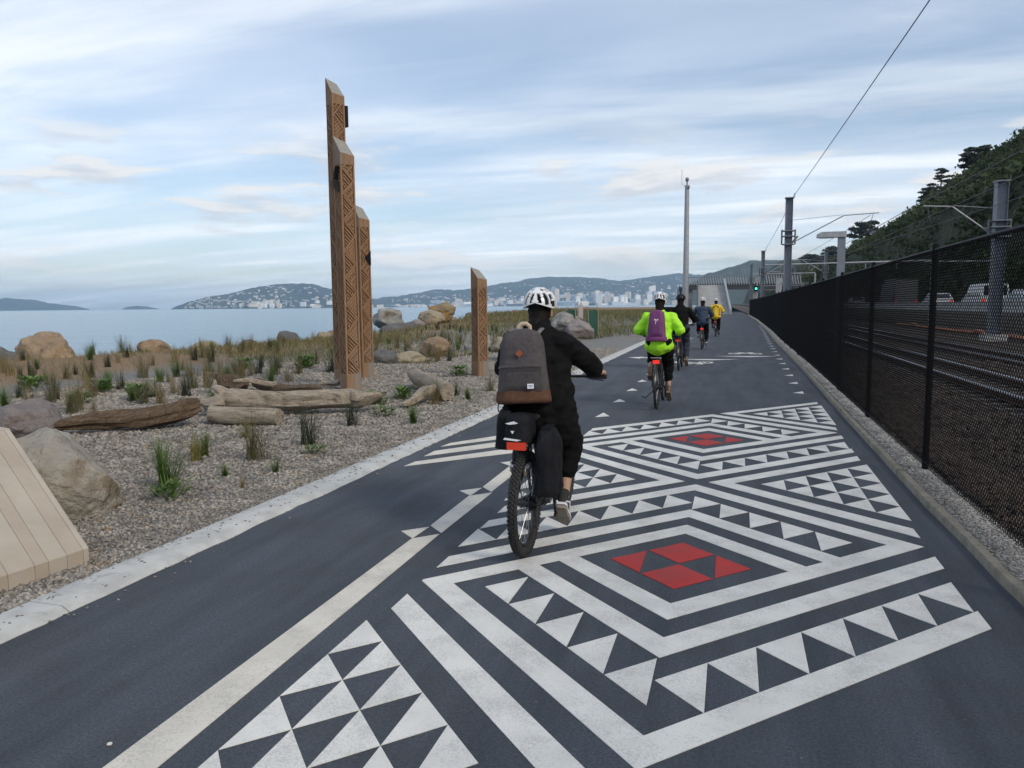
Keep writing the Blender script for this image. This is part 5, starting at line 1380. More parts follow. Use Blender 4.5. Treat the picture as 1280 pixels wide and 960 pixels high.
# ---- the riders ahead
def ahead(loc, rz, label, blabel, cols, helm, sc_=1.0, light='light', el=(.34, .36, 1.22), gr=(.27, .80, 1.12), **k):
    bicycle(blabel, loc, rz, .345, .022, 1.12, (gr[0] + .03, gr[1], gr[2]), False, True, light, .97, guards=True, **k)
    J = joints(1.03, .26, (0, .36, 1.50), (0, .385, 1.685), .19, (.345, 1.435), el, gr)
    J['knR'] = (.13, .54, .675); J['knL'] = (-.14, .66, .92)
    return rider(label, loc, rz, J, cols, .016, False, sc_, helm)
RZ = R(-1.0)
L2 = (-1.0, 12.1, 0)
ahead(L2, RZ, 'rider in bright lime green jacket with white helmet', 'city bike with red rear light under the lime green rider', dict(jacket=hivis, trousers=fabric_trouser, shoe=shoe_b, sole=sole_b, hair=hair_m, bulk=1.2, hem=.58, baggy=1.1), helm_w, 1.0, 'plate', (.335, .30, 1.235), stand=True)
b2 = thing('backpack', 'purple backpack on the lime green rider', 'backpack', (L2[0] - .02, L2[1] + .165, 1.05), RZ); b2.rotation_euler = (R(-10), 0, RZ)
purple = mat('purple_ripstop', (.13, .022, .115), (.17, .034, .15), scale=14, rough=.65, bump=.2, bscale=40, bdist=.006)
link('pack_body', pack_mesh('pack_body', purple, .31, .50, .18, .72, .12, seed=9), b2)
link('hip_belt', pack_mesh('hip_belt', purple, .335, .10, .17, 1.0, .3, seed=10), b2)
pk_sheet('front_pocket', mat('purple_pocket', (.10, .018, .095), rough=.65), -.11, .11, .06, .30, -.178, .025, b2)
for V_ in (((-.034, .33), (-.006, .325), (-.004, .337), (-.032, .344)), ((.004, .326), (.032, .33), (.03, .342), (.006, .338)), ((-.03, .312), (.026, .312), (.026, .318), (-.03, .318)), ((-.016, .285), (-.004, .28), (.0, .298), (-.012, .302)), ((-.016, .262), (-.006, .262), (-.006, .274), (-.016, .274))): MB().prism([(x, -.186, z) for x, z in V_], (0, -.004, 0)).build('logo_print', cyan_l, b2)
for s in (-1, 1): MB().tube([(s*.08, -.03, .47), (s*.10, .07, .50), (s*.12, .20, .42)], .018, 8, True, .5).build('shoulder_strap', purple, b2, True)
L3 = (-1.06, 19.3, 0)
ahead(L3, RZ, 'tall rider in black hooded top and black helmet, behind the lime rider', 'dark bike under the tall black-hooded rider', dict(jacket=fabric_black, trousers=denim, shoe=shoe_b, sole=sole_b, hair=hair_m, bulk=1.2, hem=.85, hood=True, baggy=1.15), helm_k, 1.03, 'reflector', (.34, .52, 1.22), (.30, .82, 1.12))
hc = thing('helmet_camera', 'small dark action camera standing on the black rider\'s helmet', 'camera', (L3[0] + .0, L3[1] + .38, 1.895), RZ)
MB().tube([(0, 0, 0), (0, 0, .07)], .02, 8).build('mount', rubber, hc, True); MB().box((0, 0, .12), (.075, .05, .10)).build('body', dark_alu, hc); MB().tube([(-.01, .03, .14), (-.03, .02, .22)], .014, 6).build('arm', rubber, hc)
sb_ = thing('shoulder_bag', 'black square-cornered bag at the left side of the black rider', 'bag', (L3[0] - .30, L3[1] + .28, 1.18), RZ)
me = MB().box((0, 0, .20), (.24, .16, .40)).mesh('bag', nylon); bm = bmesh.new(); bm.from_mesh(me); bmesh.ops.bevel(bm, geom=list(bm.edges), offset=.02, segments=2, affect='EDGES'); bm.to_mesh(me); bm.free(); link('bag', me, sb_)
MB().tube([(.10, .0, .39), (.20, -.06, .40), (.34, .02, .30)], .016, 6, True, .5).build('strap', nylon, sb_)
L4 = (-.75, 28.3, 0)
ahead(L4, RZ, 'rider in navy blue jacket and white helmet with a red rear light', 'bike with glowing red rear light under the navy rider', dict(jacket=navy, trousers=fabric_trouser, shoe=shoe_k, sole=cyan_l, hair=hair_m, bulk=1.2, hem=.8, baggy=1.1), helm_w, 1.02, 'light', (.33, .45, 1.22))
L5 = (-.39, 39.4, 0)
ahead(L5, RZ, 'farthest rider in bright yellow jacket with white helmet', 'dark bike under the yellow jacket rider', dict(jacket=yellow_c, trousers=fabric_trouser, shoe=shoe_k, sole=sole_w, hair=hair_m, bulk=1.25, hem=.85, baggy=1.1), helm_w, 1.04, 'reflector', (.33, .42, 1.22))
hs_ = thing('pack_harness', 'thin dark strap lines across the back of the yellow jacket', 'straps', (L5[0], L5[1] + .10, 1.10), RZ)
MB().tube([(-.17, .02, .05), (-.18, .0, .25), (-.11, .04, .42), (.0, .08, .46), (.11, .04, .42), (.18, .0, .25), (.17, .02, .05)], .016, 6).build('strap', nylon, hs_, True)

# ================================================================== plants
def leafm(name, a, b, v=.25): return mat(name, a, b, scale=9, rough=.65, island=v, spec=.3, transl=.25)
g_green = leafm('sedge_green', (.065, .125, .026), (.115, .17, .045))
g_olive = leafm('olive_grass', (.100, .098, .042), (.155, .138, .066))
g_dark = leafm('dark_sedge', (.032, .048, .022), (.060, .066, .034))
g_tan = leafm('dry_grass', (.19, .150, .065), (.26, .21, .10))
g_yel = leafm('yellow_sedge', (.23, .17, .04), (.17, .16, .045))
g_lime = leafm('bright_leaf', (.10, .19, .035), (.14, .22, .06))
def tuft_mesh(seed, n, h, spread, width, m, droop=.35, m2=None, base=.05):
    g = np.random.default_rng(seed); V = []; F = []
    for i in range(n):
        a = g.uniform(0, 2*PI); r = base * math.sqrt(g.random()); hh = h * g.uniform(.5, 1.05); sp = spread * g.uniform(.15, 1.0)
        bx, by = r*math.cos(a*1.7), r*math.sin(a*1.7); dx, dy = math.cos(a), math.sin(a); tx, ty = -dy, dx; w = width * g.uniform(.6, 1.2)
        k = len(V); seg = 4
        for j in range(seg):
            t = j/seg; o = sp*(t**1.7); z = hh*(t - droop*sp/h*t*t*.6); ww = w*(1 - t*.75)
            V += [(bx + dx*o - tx*ww, by + dy*o - ty*ww, z), (bx + dx*o + tx*ww, by + dy*o + ty*ww, z)]
        V.append((bx + dx*sp, by + dy*sp, hh*(1 - droop*sp/h*.6)))
        for j in range(seg-1): F.append((k+2*j, k+2*j+1, k+2*j+3, k+2*j+2))
        F.append((k+2*seg-2, k+2*seg-1, k+2*seg))
    me = bpy.data.meshes.new('grass_tuft'); me.from_pydata(V, [], F); me.materials.append(m)
    return me
def herb_mesh(seed, n, h, rad, m):
    """low broad-leaved plant"""
    g = np.random.default_rng(seed); V = []; F = []
    for i in range(n):
        a = g.uniform(0, 2*PI); r = rad*math.sqrt(g.random()); z = h*g.uniform(.25, 1); L_ = g.uniform(.05, .10)*h/.25; w = L_*.32; el = g.uniform(.1, .9)
        c = Vector((r*math.cos(a), r*math.sin(a), z)); d = Vector((math.cos(a+g.uniform(-.8, .8)), math.sin(a+g.uniform(-.8, .8)), el)).normalized(); s = d.cross(Vector((0, 0, 1))).normalized()
        k = len(V); V += [c - d*L_*.5, c + s*w, c + d*L_, c - s*w]; F.append((k, k+1, k+2, k+3))
        if i % 3 == 0:
            k = len(V); V += [Vector((c.x*.2, c.y*.2, 0)), Vector((c.x*.2+.004, c.y*.2, 0)), c]; F.append((k, k+1, k+2))
    me = bpy.data.meshes.new('herb'); me.from_pydata(V, [], F); me.materials.append(m)
    return me
T = {
 'green': [tuft_mesh(s, 220, .50, .30, .0034, g_green, .6, base=.07) for s in (1, 2)],
 'olive': [tuft_mesh(s, 120, .68, .46, .0030, g_olive, .6, base=.12) for s in (3, 4)],
 'dark': [tuft_mesh(s, 130, .62, .34, .0032, g_dark, .5, base=.10) for s in (5, 6)],
 'tan': [tuft_mesh(s, 120, .72, .44, .0030, g_tan, .6, base=.12) for s in (7, 8)],
 'yellow': [tuft_mesh(s, 80, .36, .34, .0036, g_yel, 1.1) for s in (9,)],
 'lime': [herb_mesh(s, 150, .30, .22, g_lime) for s in (10, 11)],
 'herb': [herb_mesh(s, 110, .18, .20, g_green) for s in (12, 13)],
}
def plant(kind, px, py, s, label, cat='grass tuft', group=None, z=0.0):
    p_ = at(px, py, z=z); o = link({'lime': 'leafy_plant', 'herb': 'leafy_plant'}.get(kind, 'grass_tuft'), rng.choice(T[kind]))
    o.location = (p_.x, p_.y, hL(p_.x, p_.y) - .01); o.scale = (s, s, s); o.rotation_euler = (0, 0, rng.uniform(0, 6))
    return tag(o, label, 'plant' if kind in ('lime', 'herb') else cat, group)
plant('green', 210, 612, 1.2, 'dense upright green sedge tuft nearest the kerb, right of the largest near boulder')
plant('herb', 216, 623, .9, 'flat dark green herb at the foot of the nearest green sedge tuft')
plant('yellow', 245, 575, 1.2, 'yellow-green arching sedge right behind the nearest green tuft')
plant('green', 255, 568, .75, 'blue-green sedge beside the yellow-green arching sedge')
plant('dark', 387, 556, 1.05, 'dark upright sedge standing alone in front of the long pale log')
plant('olive', 323, 574, 1.15, 'wispy brown-olive grass tuft in front of the short round log')
plant('yellow', 306, 546, 1.0, 'orange-yellow sedge at the left end of the short round log')
plant('dark', 441, 533, .85, 'thin dark twiggy tuft at the broken end of the long pale log')
plant('green', 517, 530, .72, 'short green tuft beside the kerb below the side-branched log')
plant('herb', 480, 520, .9, 'low green plant left of the side-branched log, lower one')
plant('lime', 471, 506, .8, 'bright green leafy plant between the posts and the side-branched log')
plant('green', 585, 500, .62, 'pair-left green tuft close to the kerb, left of the backpack')
plant('dark', 571, 495, .62, 'dark blue-green tuft left of the green one near the backpack')
plant('lime', 574, 470, .9, 'bright leafy plant left of the shortest carved post')
plant('lime', 505, 500, .8, 'bright leafy plant touching the left end of the side-branched log')
plant('olive', 612, 490, .7, 'olive tuft at the right foot of the shortest carved post')
plant('green', 282, 596, .36, 'tiny green sprout on bare gravel below the orange-yellow sedge')
plant('green', 345, 590, .40, 'tiny green tuft on bare gravel right of the wispy brown tuft')
plant('yellow', 302, 608, .42, 'tiny yellowish sprout nearest the kerb on bare gravel')
plant('herb', 395, 567, .6, 'flat green weed right of the lone dark sedge')
plant('lime', 172, 500, 1.0, 'bright green plant behind the leftmost brown log')
plant('green', 265, 508, .8, 'green tuft at the root end of the long pale log')
plant('lime', 40, 492, 1.1, 'bright leafy plant behind the purple-grey boulder')
plant('lime', 127, 492, .9, 'bright leafy clump behind the middle of the brown log')
plant('lime', 305, 462, 1.1, 'bright leafy clump in the middle distance left of the posts')
plant('lime', 380, 462, 1.2, 'bright leafy clump just left of the tall posts')
plant('lime', 100, 505, .8, 'yellow-green leafy clump between boulder and brown log')
rr = random.Random(31)
def where(p_):
    x = proj(p_)[0]
    for lim, w in ((130, 'at the left end of the bank behind the boulders'), (262, 'behind the leftmost brown log'), (420, 'on the bank left of the tall carved posts'), (482, 'close behind the tall carved posts'), (597, 'between the tall posts and the shortest post')):
        if x < lim: return w
    return 'on the far bank beyond the shortest carved post'
kinds = ('olive', 'dark', 'tan', 'green', 'olive', 'tan', 'dark')
desc = {'olive': 'wispy olive-brown grass tuft ', 'dark': 'dark upright grass tuft ', 'tan': 'dry tan grass tuft ', 'green': 'green grass tuft '}
spots = [(65, 505), (25, 500), (120, 530), (165, 502), (178, 505), (215, 495), (190, 498), (240, 488), (235, 497), (262, 484), (135, 490), (90, 520), (105, 488), (150, 488), (60, 485), (290, 480), (298, 484), (335, 478), (345, 470), (360, 476), (325, 466), (395, 458), (410, 466), (280, 470), (200, 478), (180, 474), (15, 478), (40, 476), (85, 476), (115, 474), (240, 472), (220, 470), (260, 466), (310, 470), (350, 462), (375, 470), (270, 492), (205, 505), (10, 512), (483, 452), (545, 505), (560, 452), (540, 446), (530, 440), (512, 436), (486, 436), (498, 438), (470, 436), (475, 425)]
for k, (px, py) in enumerate(spots):
    kd = kinds[k % 7]
    o = plant(kd, px + rr.uniform(-3, 3), py + rr.uniform(-2, 2), rr.uniform(.75, 1.15), 'tuft', group='g'); wh = where(o.location); tag(o, desc[kd] + wh, None, kd + ' grass tufts ' + wh)
for k in range(150):
    y = 9 + 34*rr.random()**1.2; x = rr.uniform(XS(y) + 1.5, -8.6 - .10*y if y < 20 else -7.5); kd = kinds[rr.randrange(7)]
    o = link('grass_tuft', rng.choice(T[kd])); s = rr.uniform(.6, 1.1); o.location = (x, y, hL(x, y) - .01); o.scale = (s, s, s); o.rotation_euler = (0, 0, rr.uniform(0, 6))
    wh = where(o.location); tag(o, desc[kd] + wh, 'grass tuft', kd + ' grass tufts ' + wh)
# uncountable grass on the far bank and towards the shore
g = np.random.default_rng(9)
def blades(n, ys, xfun, hmin, hmax, m, name, label, wd):
    y = ys(g.random(n)); lo, hi = np.array([xfun(v) for v in y]).T
    x = lo + (hi - lo) * g.random(n)
    keep = np.array([noise.noise(Vector((a*.30, b*.16, 2.5))) + noise.noise(Vector((a*1.7, b*1.3, 7))) * .5 for a, b in zip(x, y)]) > g.normal(-.15, .35, n); x, y = x[keep], y[keep]; n = len(x)
    z = np.array([hL(a, b) for a, b in zip(x, y)])
    h = g.uniform(hmin, hmax, n) * np.interp(y, [20, 32, 60], [.42, .55, 1.0]); a = g.uniform(0, 2*PI, n); w = wd * g.uniform(.6, 1.4, n) * (1 + y/40); ln = h * g.uniform(.15, .95, n); b_ = g.uniform(0, 2*PI, n)
    P0 = np.stack([x - w*np.cos(a), y - w*np.sin(a), z - .01], 1); P1 = np.stack([x + w*np.cos(a), y + w*np.sin(a), z - .01], 1)
    M0 = np.stack([x + .35*ln*np.cos(b_) - .7*w*np.cos(a), y + .35*ln*np.sin(b_) - .7*w*np.sin(a), z + h*.6], 1); M1 = M0 + np.stack([1.4*w*np.cos(a), 1.4*w*np.sin(a), 0*w], 1)
    Tt = np.stack([x + ln*np.cos(b_), y + ln*np.sin(b_), z + h], 1)
    V = np.stack([P0, P1, M1, M0, Tt], 1).reshape(-1, 3); k = np.arange(n)[:, None]*5
    F = np.concatenate([k + [0, 1, 2], k + [0, 2, 3], k + [3, 2, 4]], 0)
    tag(link(name, npmesh(name, V, F, m)), label, 'grass', kind='stuff')
far_y = lambda u: 20 + 110*u**1.5
blades(34000, far_y, lambda y: (XS(y) + .6 + max(0, (45 - y)*.12), LE(y) - 1.3 - min(3.5, max(0, (42 - y)*.18))), .15, .55, g_olive, 'bank_grass', 'olive grass covering the far end of the bank', .006)
blades(24000, far_y, lambda y: (XS(y) + .3 + max(0, (45 - y)*.10), LE(y) - 1.6 - min(4, max(0, (42 - y)*.2))), .15, .6, g_tan, 'dry_bank_grass', 'dry tan grass mixed into the far bank', .006)
blades(17000, far_y, lambda y: (XS(y) + 2, LE(y) - 1.0 - min(5, max(0, (42 - y)*.25))), .1, .4, g_green, 'green_bank_grass', 'green growth mixed into the far bank', .008)
blades(9000, lambda u: 10 + 22*u, lambda y: (XS(y) + .8, XS(y) + 8.5), .12, .5, g_tan, 'shore_grass', 'dry grass along the top of the shore', .004)

# green tree guards and stakes on the bank
gm = mat('green_guard_mesh', (.008, .060, .042), (.014, .082, .055), scale=40, rough=.6)
stake = mat('stake_timber', (.30, .24, .17), rough=.9)
for k, (px, lab) in enumerate(((714.5, 'left green mesh tree guard with stakes on the far bank'), (740.5, 'right green mesh tree guard with stakes on the far bank'))):
    p_ = at(px, 411, z=.5); t = thing('tree_guard', lab, 'tree guard', (p_.x, p_.y, hL(p_.x, p_.y)), .3*k, 'green tree guards on the far bank')
    for s in range(4):
        a = s*PI/2 + PI/4; c_, d_ = (math.cos(a)*.34, math.sin(a)*.34), (math.cos(a + PI/2)*.34, math.sin(a + PI/2)*.34)
        MB().tube([(c_[0], c_[1], 0), (c_[0], c_[1], 1.5)], .022, 6).build('stake', stake, t)
        b = MB(); n = 6; V = []
        for i in range(n + 1):
            q_ = i/n; bow = -.06*math.sin(PI*q_); f_ = 1 + bow; V += [((c_[0]*(1-q_) + d_[0]*q_)*f_, (c_[1]*(1-q_) + d_[1]*q_)*f_, .10), ((c_[0]*(1-q_) + d_[0]*q_)*f_, (c_[1]*(1-q_) + d_[1]*q_)*f_, 1.32 + .05*math.sin(q_*9 + s))]
        b.add(V, [(2*i, 2*i+2, 2*i+3, 2*i+1) for i in range(n)]); b.build('mesh_sleeve', gm, t)
    MB().tube([(0, 0, 0), (.02, 0, .9)], .012, 5).build('sapling_stem', stake, t)
p_ = at(726, 410, z=.5)
mp_ = thing('marker_post', 'pale pinkish marker post between the two green tree guards', 'post', (p_.x, p_.y, hL(p_.x, p_.y)))
MB().box((0, 0, .8), (.22, .06, 1.6)).build('board', mat('pale_pink_board', (.5, .42, .41), rough=.7), mp_)
MB().tube([(0, .05, 0), (0, .05, 1.7)], .03, 6).build('stake', stake, mp_)

tag(link('pebble', rock_mesh(91, 2, .6, mat('white_pebble', (.6, .58, .54), rough=.8), 4)), 'small white pebble lying on the asphalt at the lower left', 'pebble')
bpy.data.objects['pebble'].location = at(137, 930, z=.006); bpy.data.objects['pebble'].scale = (.011, .010, .007)
# loose gravel stones near the kerb and railway ballast: real stones nobody could count
def stones(name, label, n, sampler, zf, smin, smax, m):
    g_ = np.random.default_rng(4); x, y = sampler(g_, n); n = len(x)
    z = np.array([zf(a, b) for a, b in zip(x, y)])
    s = g_.uniform(smin, smax, n) * np.clip(np.hypot(x, y)/6.5, 1, 2.6)
    O = np.array([(1, 0, 0), (-1, 0, 0), (0, 1, 0), (0, -1, 0), (0, 0, 1), (0, 0, -1)], float)
    base = O[None]*s[:, None, None]*g_.uniform(.65, 1.25, (n, 6, 1)) + g_.normal(size=(n, 6, 3))*s[:, None, None]*.22
    base[..., 2] *= .62
    a = g_.uniform(0, 2*PI, n); c_, d_ = np.cos(a)[:, None], np.sin(a)[:, None]
    X = base[..., 0]*c_ - base[..., 1]*d_; Y = base[..., 0]*d_ + base[..., 1]*c_
    V = np.stack([X + x[:, None], Y + y[:, None], base[..., 2] + (z + s*.18)[:, None]], 2).reshape(-1, 3)
    Fb = np.array([(0, 2, 4), (2, 1, 4), (1, 3, 4), (3, 0, 4), (2, 0, 5), (1, 2, 5), (3, 1, 5), (0, 3, 5)])
    F = (Fb[None] + np.arange(n)[:, None, None]*6).reshape(-1, 3)
    tag(link(name, npmesh(name, V, F, m)), label, 'gravel', kind='stuff')
grav = mat('gravel_stone', (.185, .168, .145), (.29, .265, .23), scale=3, rough=.9, island=.45, detail=2, c3=(.23, .18, .13), s3=6, t3=(.6, .66))
def samp_l(g_, n):
    y = 1.6 + 27*g_.random(n)**1.7; x = np.array([LE(v) for v in y]) - .27 - 9.5*g_.random(n)**1.25*(.30 + .70*np.minimum(1, y/9)); return x, y
stones('gravel', 'loose grey gravel over the planting bed beside the kerb', 150000, samp_l, hL, .011, .023, grav)
def samp_s(g_, n):
    y = 2 + 16*g_.random(n)**1.3; x = np.array([LE(v) for v in y]) - .27 + .42*g_.random(n)**2.2; return x, y
stones('spilled_gravel', 'scattered gravel chips spilled onto the kerb', 900, samp_s, lambda x, y: .034 if x < LE(y) - .03 else .002, .005, .013, grav)
strip_m = mat('strip_stone', (.20, .195, .185), (.30, .29, .27), scale=3, rough=.9, island=.4, detail=2)
def samp_k(g_, n):
    y = 2.5 + 20*g_.random(n)**1.5; x = np.array([RE(v) for v in y]) + .085 + .27*g_.random(n); return x, y
stones('edge_gravel', 'coarse pale aggregate in the strip under the fence', 16000, samp_k, lambda x, y: .040, .008, .017, strip_m)
balst = mat('ballast_stone', (.048, .038, .031), (.095, .076, .061), scale=3, rough=.95, island=.4, detail=2)
def samp_r(g_, n):
    y = 3 + 23*g_.random(n)**1.3; x = np.array([RA(v) for v in y]) + .02 + 7.5*g_.random(n)**1.2; return x, y
stones('ballast_stones', 'dark crushed ballast stones beyond the fence', 45000, samp_r, hR, .022, .045, balst)

# ================================================================== trees on the ridge
bark = mat('tree_bark', (.06, .045, .03), (.09, .07, .05), scale=3, rough=.95)
pine_leaf = mat('pine_foliage', (.014, .024, .012), (.030, .044, .018), scale=.5, rough=.75, island=.35, transl=.1)
def tree(label, x, y, H, wid, seed, style, base=None):
    r = random.Random(seed); z = hH(x, y) if base is None else base
    t = thing('pine_tree', label, 'tree', (x, y, z), r.uniform(0, 6), 'trees on the ridge')
    b = MB(); top = Vector((r.uniform(-.05, .05)*H, 0, H*.96)); b.tube([(0, 0, -1), top*.35, top*.7, top], [H*.035, H*.027, H*.016, H*.005], 8)
    C = []; Rd = []
    nb = 13 if style == 'tier' else 16
    for k in range(nb):
        f = .30 + .68*(k/(nb-1)); a = k*2.4 + r.uniform(-.4, .4)
        reach = wid*.5*(1 - .72*((f - .30)/.7)**1.3)*r.uniform(.6, 1.1) if style == 'tier' else wid*.5*math.sin(PI*min(1, .25 + .75*(f - .2)))*r.uniform(.6, 1.05)
        p0 = top*f; p1 = p0 + Vector((math.cos(a)*reach, math.sin(a)*reach, reach*.22))
        b.tube([p0, p0.lerp(p1, .5) + Vector((0, 0, .1)), p1], [H*.012, H*.008, H*.003], 5)
        for q_ in ((.95, .7) if style == 'tier' else (1.0, .75, .5)):
            C.append(tuple(p0.lerp(p1, q_) + Vector((r.uniform(-.3, .3), r.uniform(-.3, .3), r.uniform(0, .3))))); s = wid*r.uniform(.11, .17); Rd.append((s*1.25, s*1.25, s*(.45 if style == 'tier' else .75)))
    C.append(tuple(top)); Rd.append((wid*.08, wid*.08, wid*.10))
    b.build('trunk', bark, t, True)
    V, F = leaf_cloud(np.array(C), np.array(Rd), 75, .05*wid, seed=seed)
    link('crown', npmesh('crown', V, F, pine_leaf), t)
tree('open-crowned pine leaning out of the ridge at the upper right', 82, 296, 10, 11, 1, 'round')
tree('tiered dark pine standing tallest in the middle of the ridge', 82, 343, 14, 9, 2, 'tier')
tree('smaller pine just left of the tiered pine on the ridge', 82, 362, 10, 8, 3, 'round')
tree('broad rounded dark tree lowest down the ridge, above the square lamp', 82, 506, 21, 20, 4, 'round', hH(82, 506) - 3)
tree('small tree left of the broad rounded tree on the far ridge', 82, 640, 14, 16, 5, 'round')
tree('flat-topped far tree near the end of the ridge', 82, 800, 15, 22, 6, 'round')
# pale houses half hidden in trees on the ridge
house_w = mat('ridge_house_wall', (.55, .55, .54), rough=.7)
house_r = mat('ridge_house_roof', (.16, .17, .19), rough=.7)
for k, (x, y, w, lab) in enumerate(((83, 462, 11, 'white flat-roofed house on the ridge right of the broad tree'), (83, 560, 10, 'pale house on the ridge left of the broad tree'))):
    t = thing('house', lab, 'house', (x, y, hH(x, y) + 1.2), .4*k, 'houses on the ridge')
    MB().box((0, 0, 2.5), (w, 8, 5)).build('wall', house_w, t)
    MB().prism([(-w/2-.5, -4.4, 5.0), (w/2+.5, -4.4, 5.0), (w/2+.5, -4.4, 5.3), (0, -4.4, 6.4), (-w/2-.5, -4.4, 5.3)], (0, 8.8, 0)).build('roof', house_r, t)
    for q_ in (-.3, 0, .3): MB().box((q_*w, -4.03, 3.0), (2.0, .08, 1.6)).build('window', glass_dark, t)

# ================================================================== the city over the water
cw = [mat('city_wall_%s' % n, c, tuple(v*.9 for v in c), scale=.05, rough=.75, vary=.12) for n, c in (('white', (.74, .73, .70)), ('cream', (.66, .60, .50)), ('grey', (.46, .48, .50)), ('blue', (.30, .36, .42)), ('tan', (.52, .44, .36)))]
roof_c = [mat('city_roof_red', (.28, .13, .10), rough=.8), mat('city_roof_grey', (.30, .31, .33), rough=.8)]
def block_mesh(m, gable):
    b = MB(); b.box((0, 0, .5), (1, 1, 1))
    me = b.mesh('building', m)
    if gable:
        bm = bmesh.new(); bm.from_mesh(me); a = [bm.verts.new(p) for p in ((-.56, -.56, 1), (.56, -.56, 1), (.56, .56, 1), (-.56, .56, 1), (0, -.56, 1.45), (0, .56, 1.45))]
        for f in ((0, 1, 4), (2, 3, 5), (1, 2, 5, 4), (3, 0, 4, 5)): bm.faces.new([a[i] for i in f]).material_index = 1
        bm.to_mesh(me); bm.free(); me.materials.append(roof_c[gable - 1])
    else:
        bm = bmesh.new(); bm.from_mesh(me)
        r_ = bmesh.ops.create_cube(bm, size=1, matrix=Matrix.Translation((.1, .1, 1.04)) @ Matrix.Diagonal((.4, .4, .08, 1))); 
        for f_ in {f for v in r_['verts'] for f in v.link_faces}: f_.material_index = 1
        bm.to_mesh(me); bm.free(); me.materials.append(roof_c[1])
    return me
towers = [block_mesh(m, 0) for m in cw]; houses = [block_mesh(m, 1 + k % 2) for k, m in enumerate(cw[:2] + cw[:1] + cw[4:])]
rr = random.Random(77)
def on_hill(name, px, t):
    cols_, rows, n, V = FAR[name]; c_ = min(range(len(cols_)), key=lambda i: abs(cols_[i] - px)); r = max(0, min(rows - 1, t*rows)); i = int(r); f = r - i
    a, b = Vector(V[c_*n+i]), Vector(V[c_*n+i+1]); return a.lerp(b, f)
def put(me, p_, dims, name, label, cat, group):
    o = link(name, me); o.location = (p_.x, p_.y, max(p_.z, SEA_Z) - 1.5); o.scale = dims; o.rotation_euler = (0, 0, YAW + rr.uniform(-.5, .5)); tag(o, label, cat, group)
for k in range(150):                                                     # waterfront and downtown
    px = 655 + 205*rr.random() if k < 115 else rr.uniform(540, 655); t = rr.random()**2*.20
    big = rr.random() < .35 and 690 < px
    h_ = rr.uniform(40, 105) if big else rr.uniform(12, 34); w = rr.uniform(28, 52) if big else rr.uniform(30, 110)
    put(rr.choice(towers), on_hill('far_city_hills', px, t), (w, w*rr.uniform(.6, 1), h_), 'city_building', 'pale city building on the far waterfront below the hills' if not big else 'taller office tower in the far city centre', 'building', 'far city buildings' if not big else 'far city towers')
for k in range(28):                                                     # pale terraces at the foot of the headland
    put(rr.choice(towers[:2]), on_hill('far_headland', rr.uniform(312, 352) if k < 17 else rr.uniform(375, 480), rr.random()*.16), (rr.uniform(20, 55), 18, rr.uniform(12, 34)), 'city_building', 'pale building at the water foot of the far headland', 'building', 'buildings at the foot of the headland')
for k in range(80):
    put(rr.choice(towers[:3]), on_hill('far_city_hills', rr.uniform(470, 870) if k > 30 else rr.uniform(470, 600), rr.random()*.05), (rr.uniform(25, 80), 20, rr.uniform(9, 24)), 'city_building', 'low pale building right on the far shoreline below the hills', 'building', 'low far shore buildings')
for k in range(70):
    put(rr.choice(houses), on_hill('far_headland', rr.choice((262, 285, 300, 322, 336, 352, 395, 420)) + rr.gauss(0, 9), min(.9, max(.06, rr.choice((.15, .3, .45, .7)) + rr.gauss(0, .08)))), (rr.uniform(14, 24), 14, rr.uniform(7, 10)), 'house', 'small white house on the slope of the far headland', 'house', 'houses on the far headland')
for k in range(85):
    put(rr.choice(houses), on_hill('far_city_hills', min(885, rr.choice((520, 560, 600, 640, 670, 700, 745, 790, 830, 860)) + rr.gauss(0, 11)), min(.75, max(.08, rr.choice((.14, .22, .35, .5)) + rr.gauss(0, .05)))), (rr.uniform(15, 26), 15, rr.uniform(8, 12)), 'house', 'small pale house on the hills behind the far city', 'house', 'houses on the far city hills')
V = []; F = []
cxh = cth = 0
for k in range(600):
    nm, a, b_ = ('far_city_hills', 490, 890) if k >= 240 else ('far_headland', 232, 450)
    if k % 6 == 0: cxh, cth = rr.uniform(a, b_), .06 + .72*rr.random()**1.5
    p_ = on_hill(nm, min(b_, max(a, cxh + rr.gauss(0, 9))), min(.85, max(.04, cth + rr.gauss(0, .05)))); w, h_ = rr.uniform(4, 9), rr.uniform(4, 7); i = len(V)
    V += [(p_.x + sx*w, p_.y + sy*w*.6, p_.z + sz) for sz in (-2, h_) for sx, sy in ((-1, -1), (1, -1), (1, 1), (-1, 1))] + [(p_.x - w, p_.y, p_.z + h_*1.5), (p_.x + w, p_.y, p_.z + h_*1.5)]
    F += [(i, i+1, i+5, i+4), (i+1, i+2, i+6, i+5), (i+2, i+3, i+7, i+6), (i+3, i, i+4, i+7), (i+4, i+5, i+9, i+8), (i+6, i+7, i+8, i+9)]
tag(link('hillside_houses', npmesh('hillside_houses', np.array(V), np.array(F), mat('far_house_wall', (.36, .365, .36), rough=.8, island=.3))), 'scattered pale houses too far to count on the hills over the harbour', 'houses', kind='stuff')
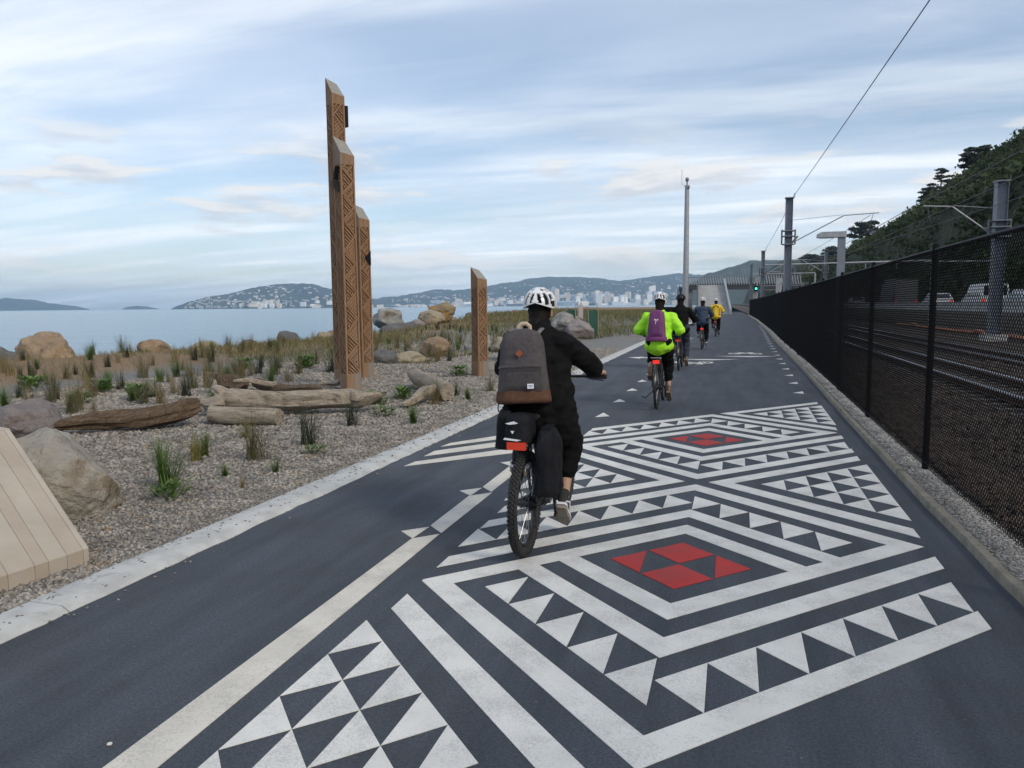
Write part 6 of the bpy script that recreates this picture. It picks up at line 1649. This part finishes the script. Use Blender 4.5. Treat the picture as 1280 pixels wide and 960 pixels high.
# long dark-hulled ship and port sheds, cranes in front of the city
def far_thing(name, label, cat, px, D): 
    d = ray(px, 384); d = Vector((d.x, d.y)).normalized(); return thing(name, label, cat, (d.x*D, d.y*D, SEA_Z), YAW + R(-2))
sh = far_thing('cargo_ship', 'long dark-hulled ship moored in front of the far port', 'ship', 655, 5700)
MB().prism([(-130, -12, 0), (125, -12, 0), (140, -12, 16), (-135, -12, 16)], (0, 24, 0)).build('hull', mat('ship_hull', (.09, .08, .10), rough=.6), sh)
MB().box((-100, 0, 30), (34, 20, 30)).build('bridge_house', cw[0], sh)
MB().box((20, 0, 20), (200, 20, 8)).build('cargo', cw[4], sh)
for k, px in enumerate((628, 640, 665, 676)):
    c_ = far_thing('port_crane', ('leftmost pale port crane behind the moored ship', 'second pale port crane from the left behind the moored ship', 'third pale port crane from the left behind the moored ship', 'rightmost pale port crane behind the moored ship')[k], 'crane', px, 5850)
    MB().tube([(-12, 0, 0), (-3, 0, 62)], 2.2, 6).tube([(12, 0, 0), (3, 0, 62)], 2.2, 6).box((0, 0, 40), (22, 3, 3)).build('tower', cw[2], c_); MB().tube([(-26, 0, 58), (34, 0, 78)], 2.2, 6).build('jib', cw[2], c_)
sd = far_thing('stadium', 'wide blue-grey round stadium in front of the far city', 'stadium', 697, 5750)
MB().tube([(0, 0, 0), (0, 0, 26), (0, 0, 34), (0, 0, 36)], [112, 120, 108, 90], 40).build('bowl', cw[3], sd, True)
bo = thing('sailboat', 'small white motor launch on the water left of the third carved post', 'boat', at(478.5, 385.8, D=820), YAW)
bo.location.z = SEA_Z
MB().prism([(-4.5, -1.5, -.2), (4.5, -1.5, -.2), (6, -1.5, 1.6), (-5, -1.5, 1.4)], (0, 3, 0)).build('hull', cw[0], bo)
MB().prism([(-3, -1.2, 1.4), (2.6, -1.2, 1.4), (1.6, -1.2, 3.4), (-2.6, -1.2, 3.4)], (0, 2.4, 0)).build('cabin', cw[0], bo)
MB().tube([(0, 0, 3.2), (-.3, 0, 7)], .12, 6).build('mast', cw[0], bo); bo.name = 'motor_launch'
ms = thing('radio_mast', 'thin lattice mast on top of the far headland', 'mast', on_hill('far_headland', 356, .99))
MB().tube([(0, 0, -5), (0, 0, 42)], [2.2, .8], 6).build('shaft', cw[2], ms)

# ================================================================== the air
hz = bpy.data.materials.new('haze_air'); hz.use_nodes = True
t = hz.node_tree; t.nodes.clear(); pv = t.nodes.new('ShaderNodeVolumePrincipled'); mo = t.nodes.new('ShaderNodeOutputMaterial')
pv.inputs['Color'].default_value = (.60, .80, 1.0, 1); pv.inputs['Density'].default_value = HAZE; pv.inputs['Anisotropy'].default_value = 0.2
t.links.new(pv.outputs[0], mo.inputs['Volume'])
hb = MB().box((-2500, 4200, 146), (17000, 14500, 302)); 
tag(hb.build('haze', hz), 'thin bluish haze over the harbour', 'haze', kind='stuff')
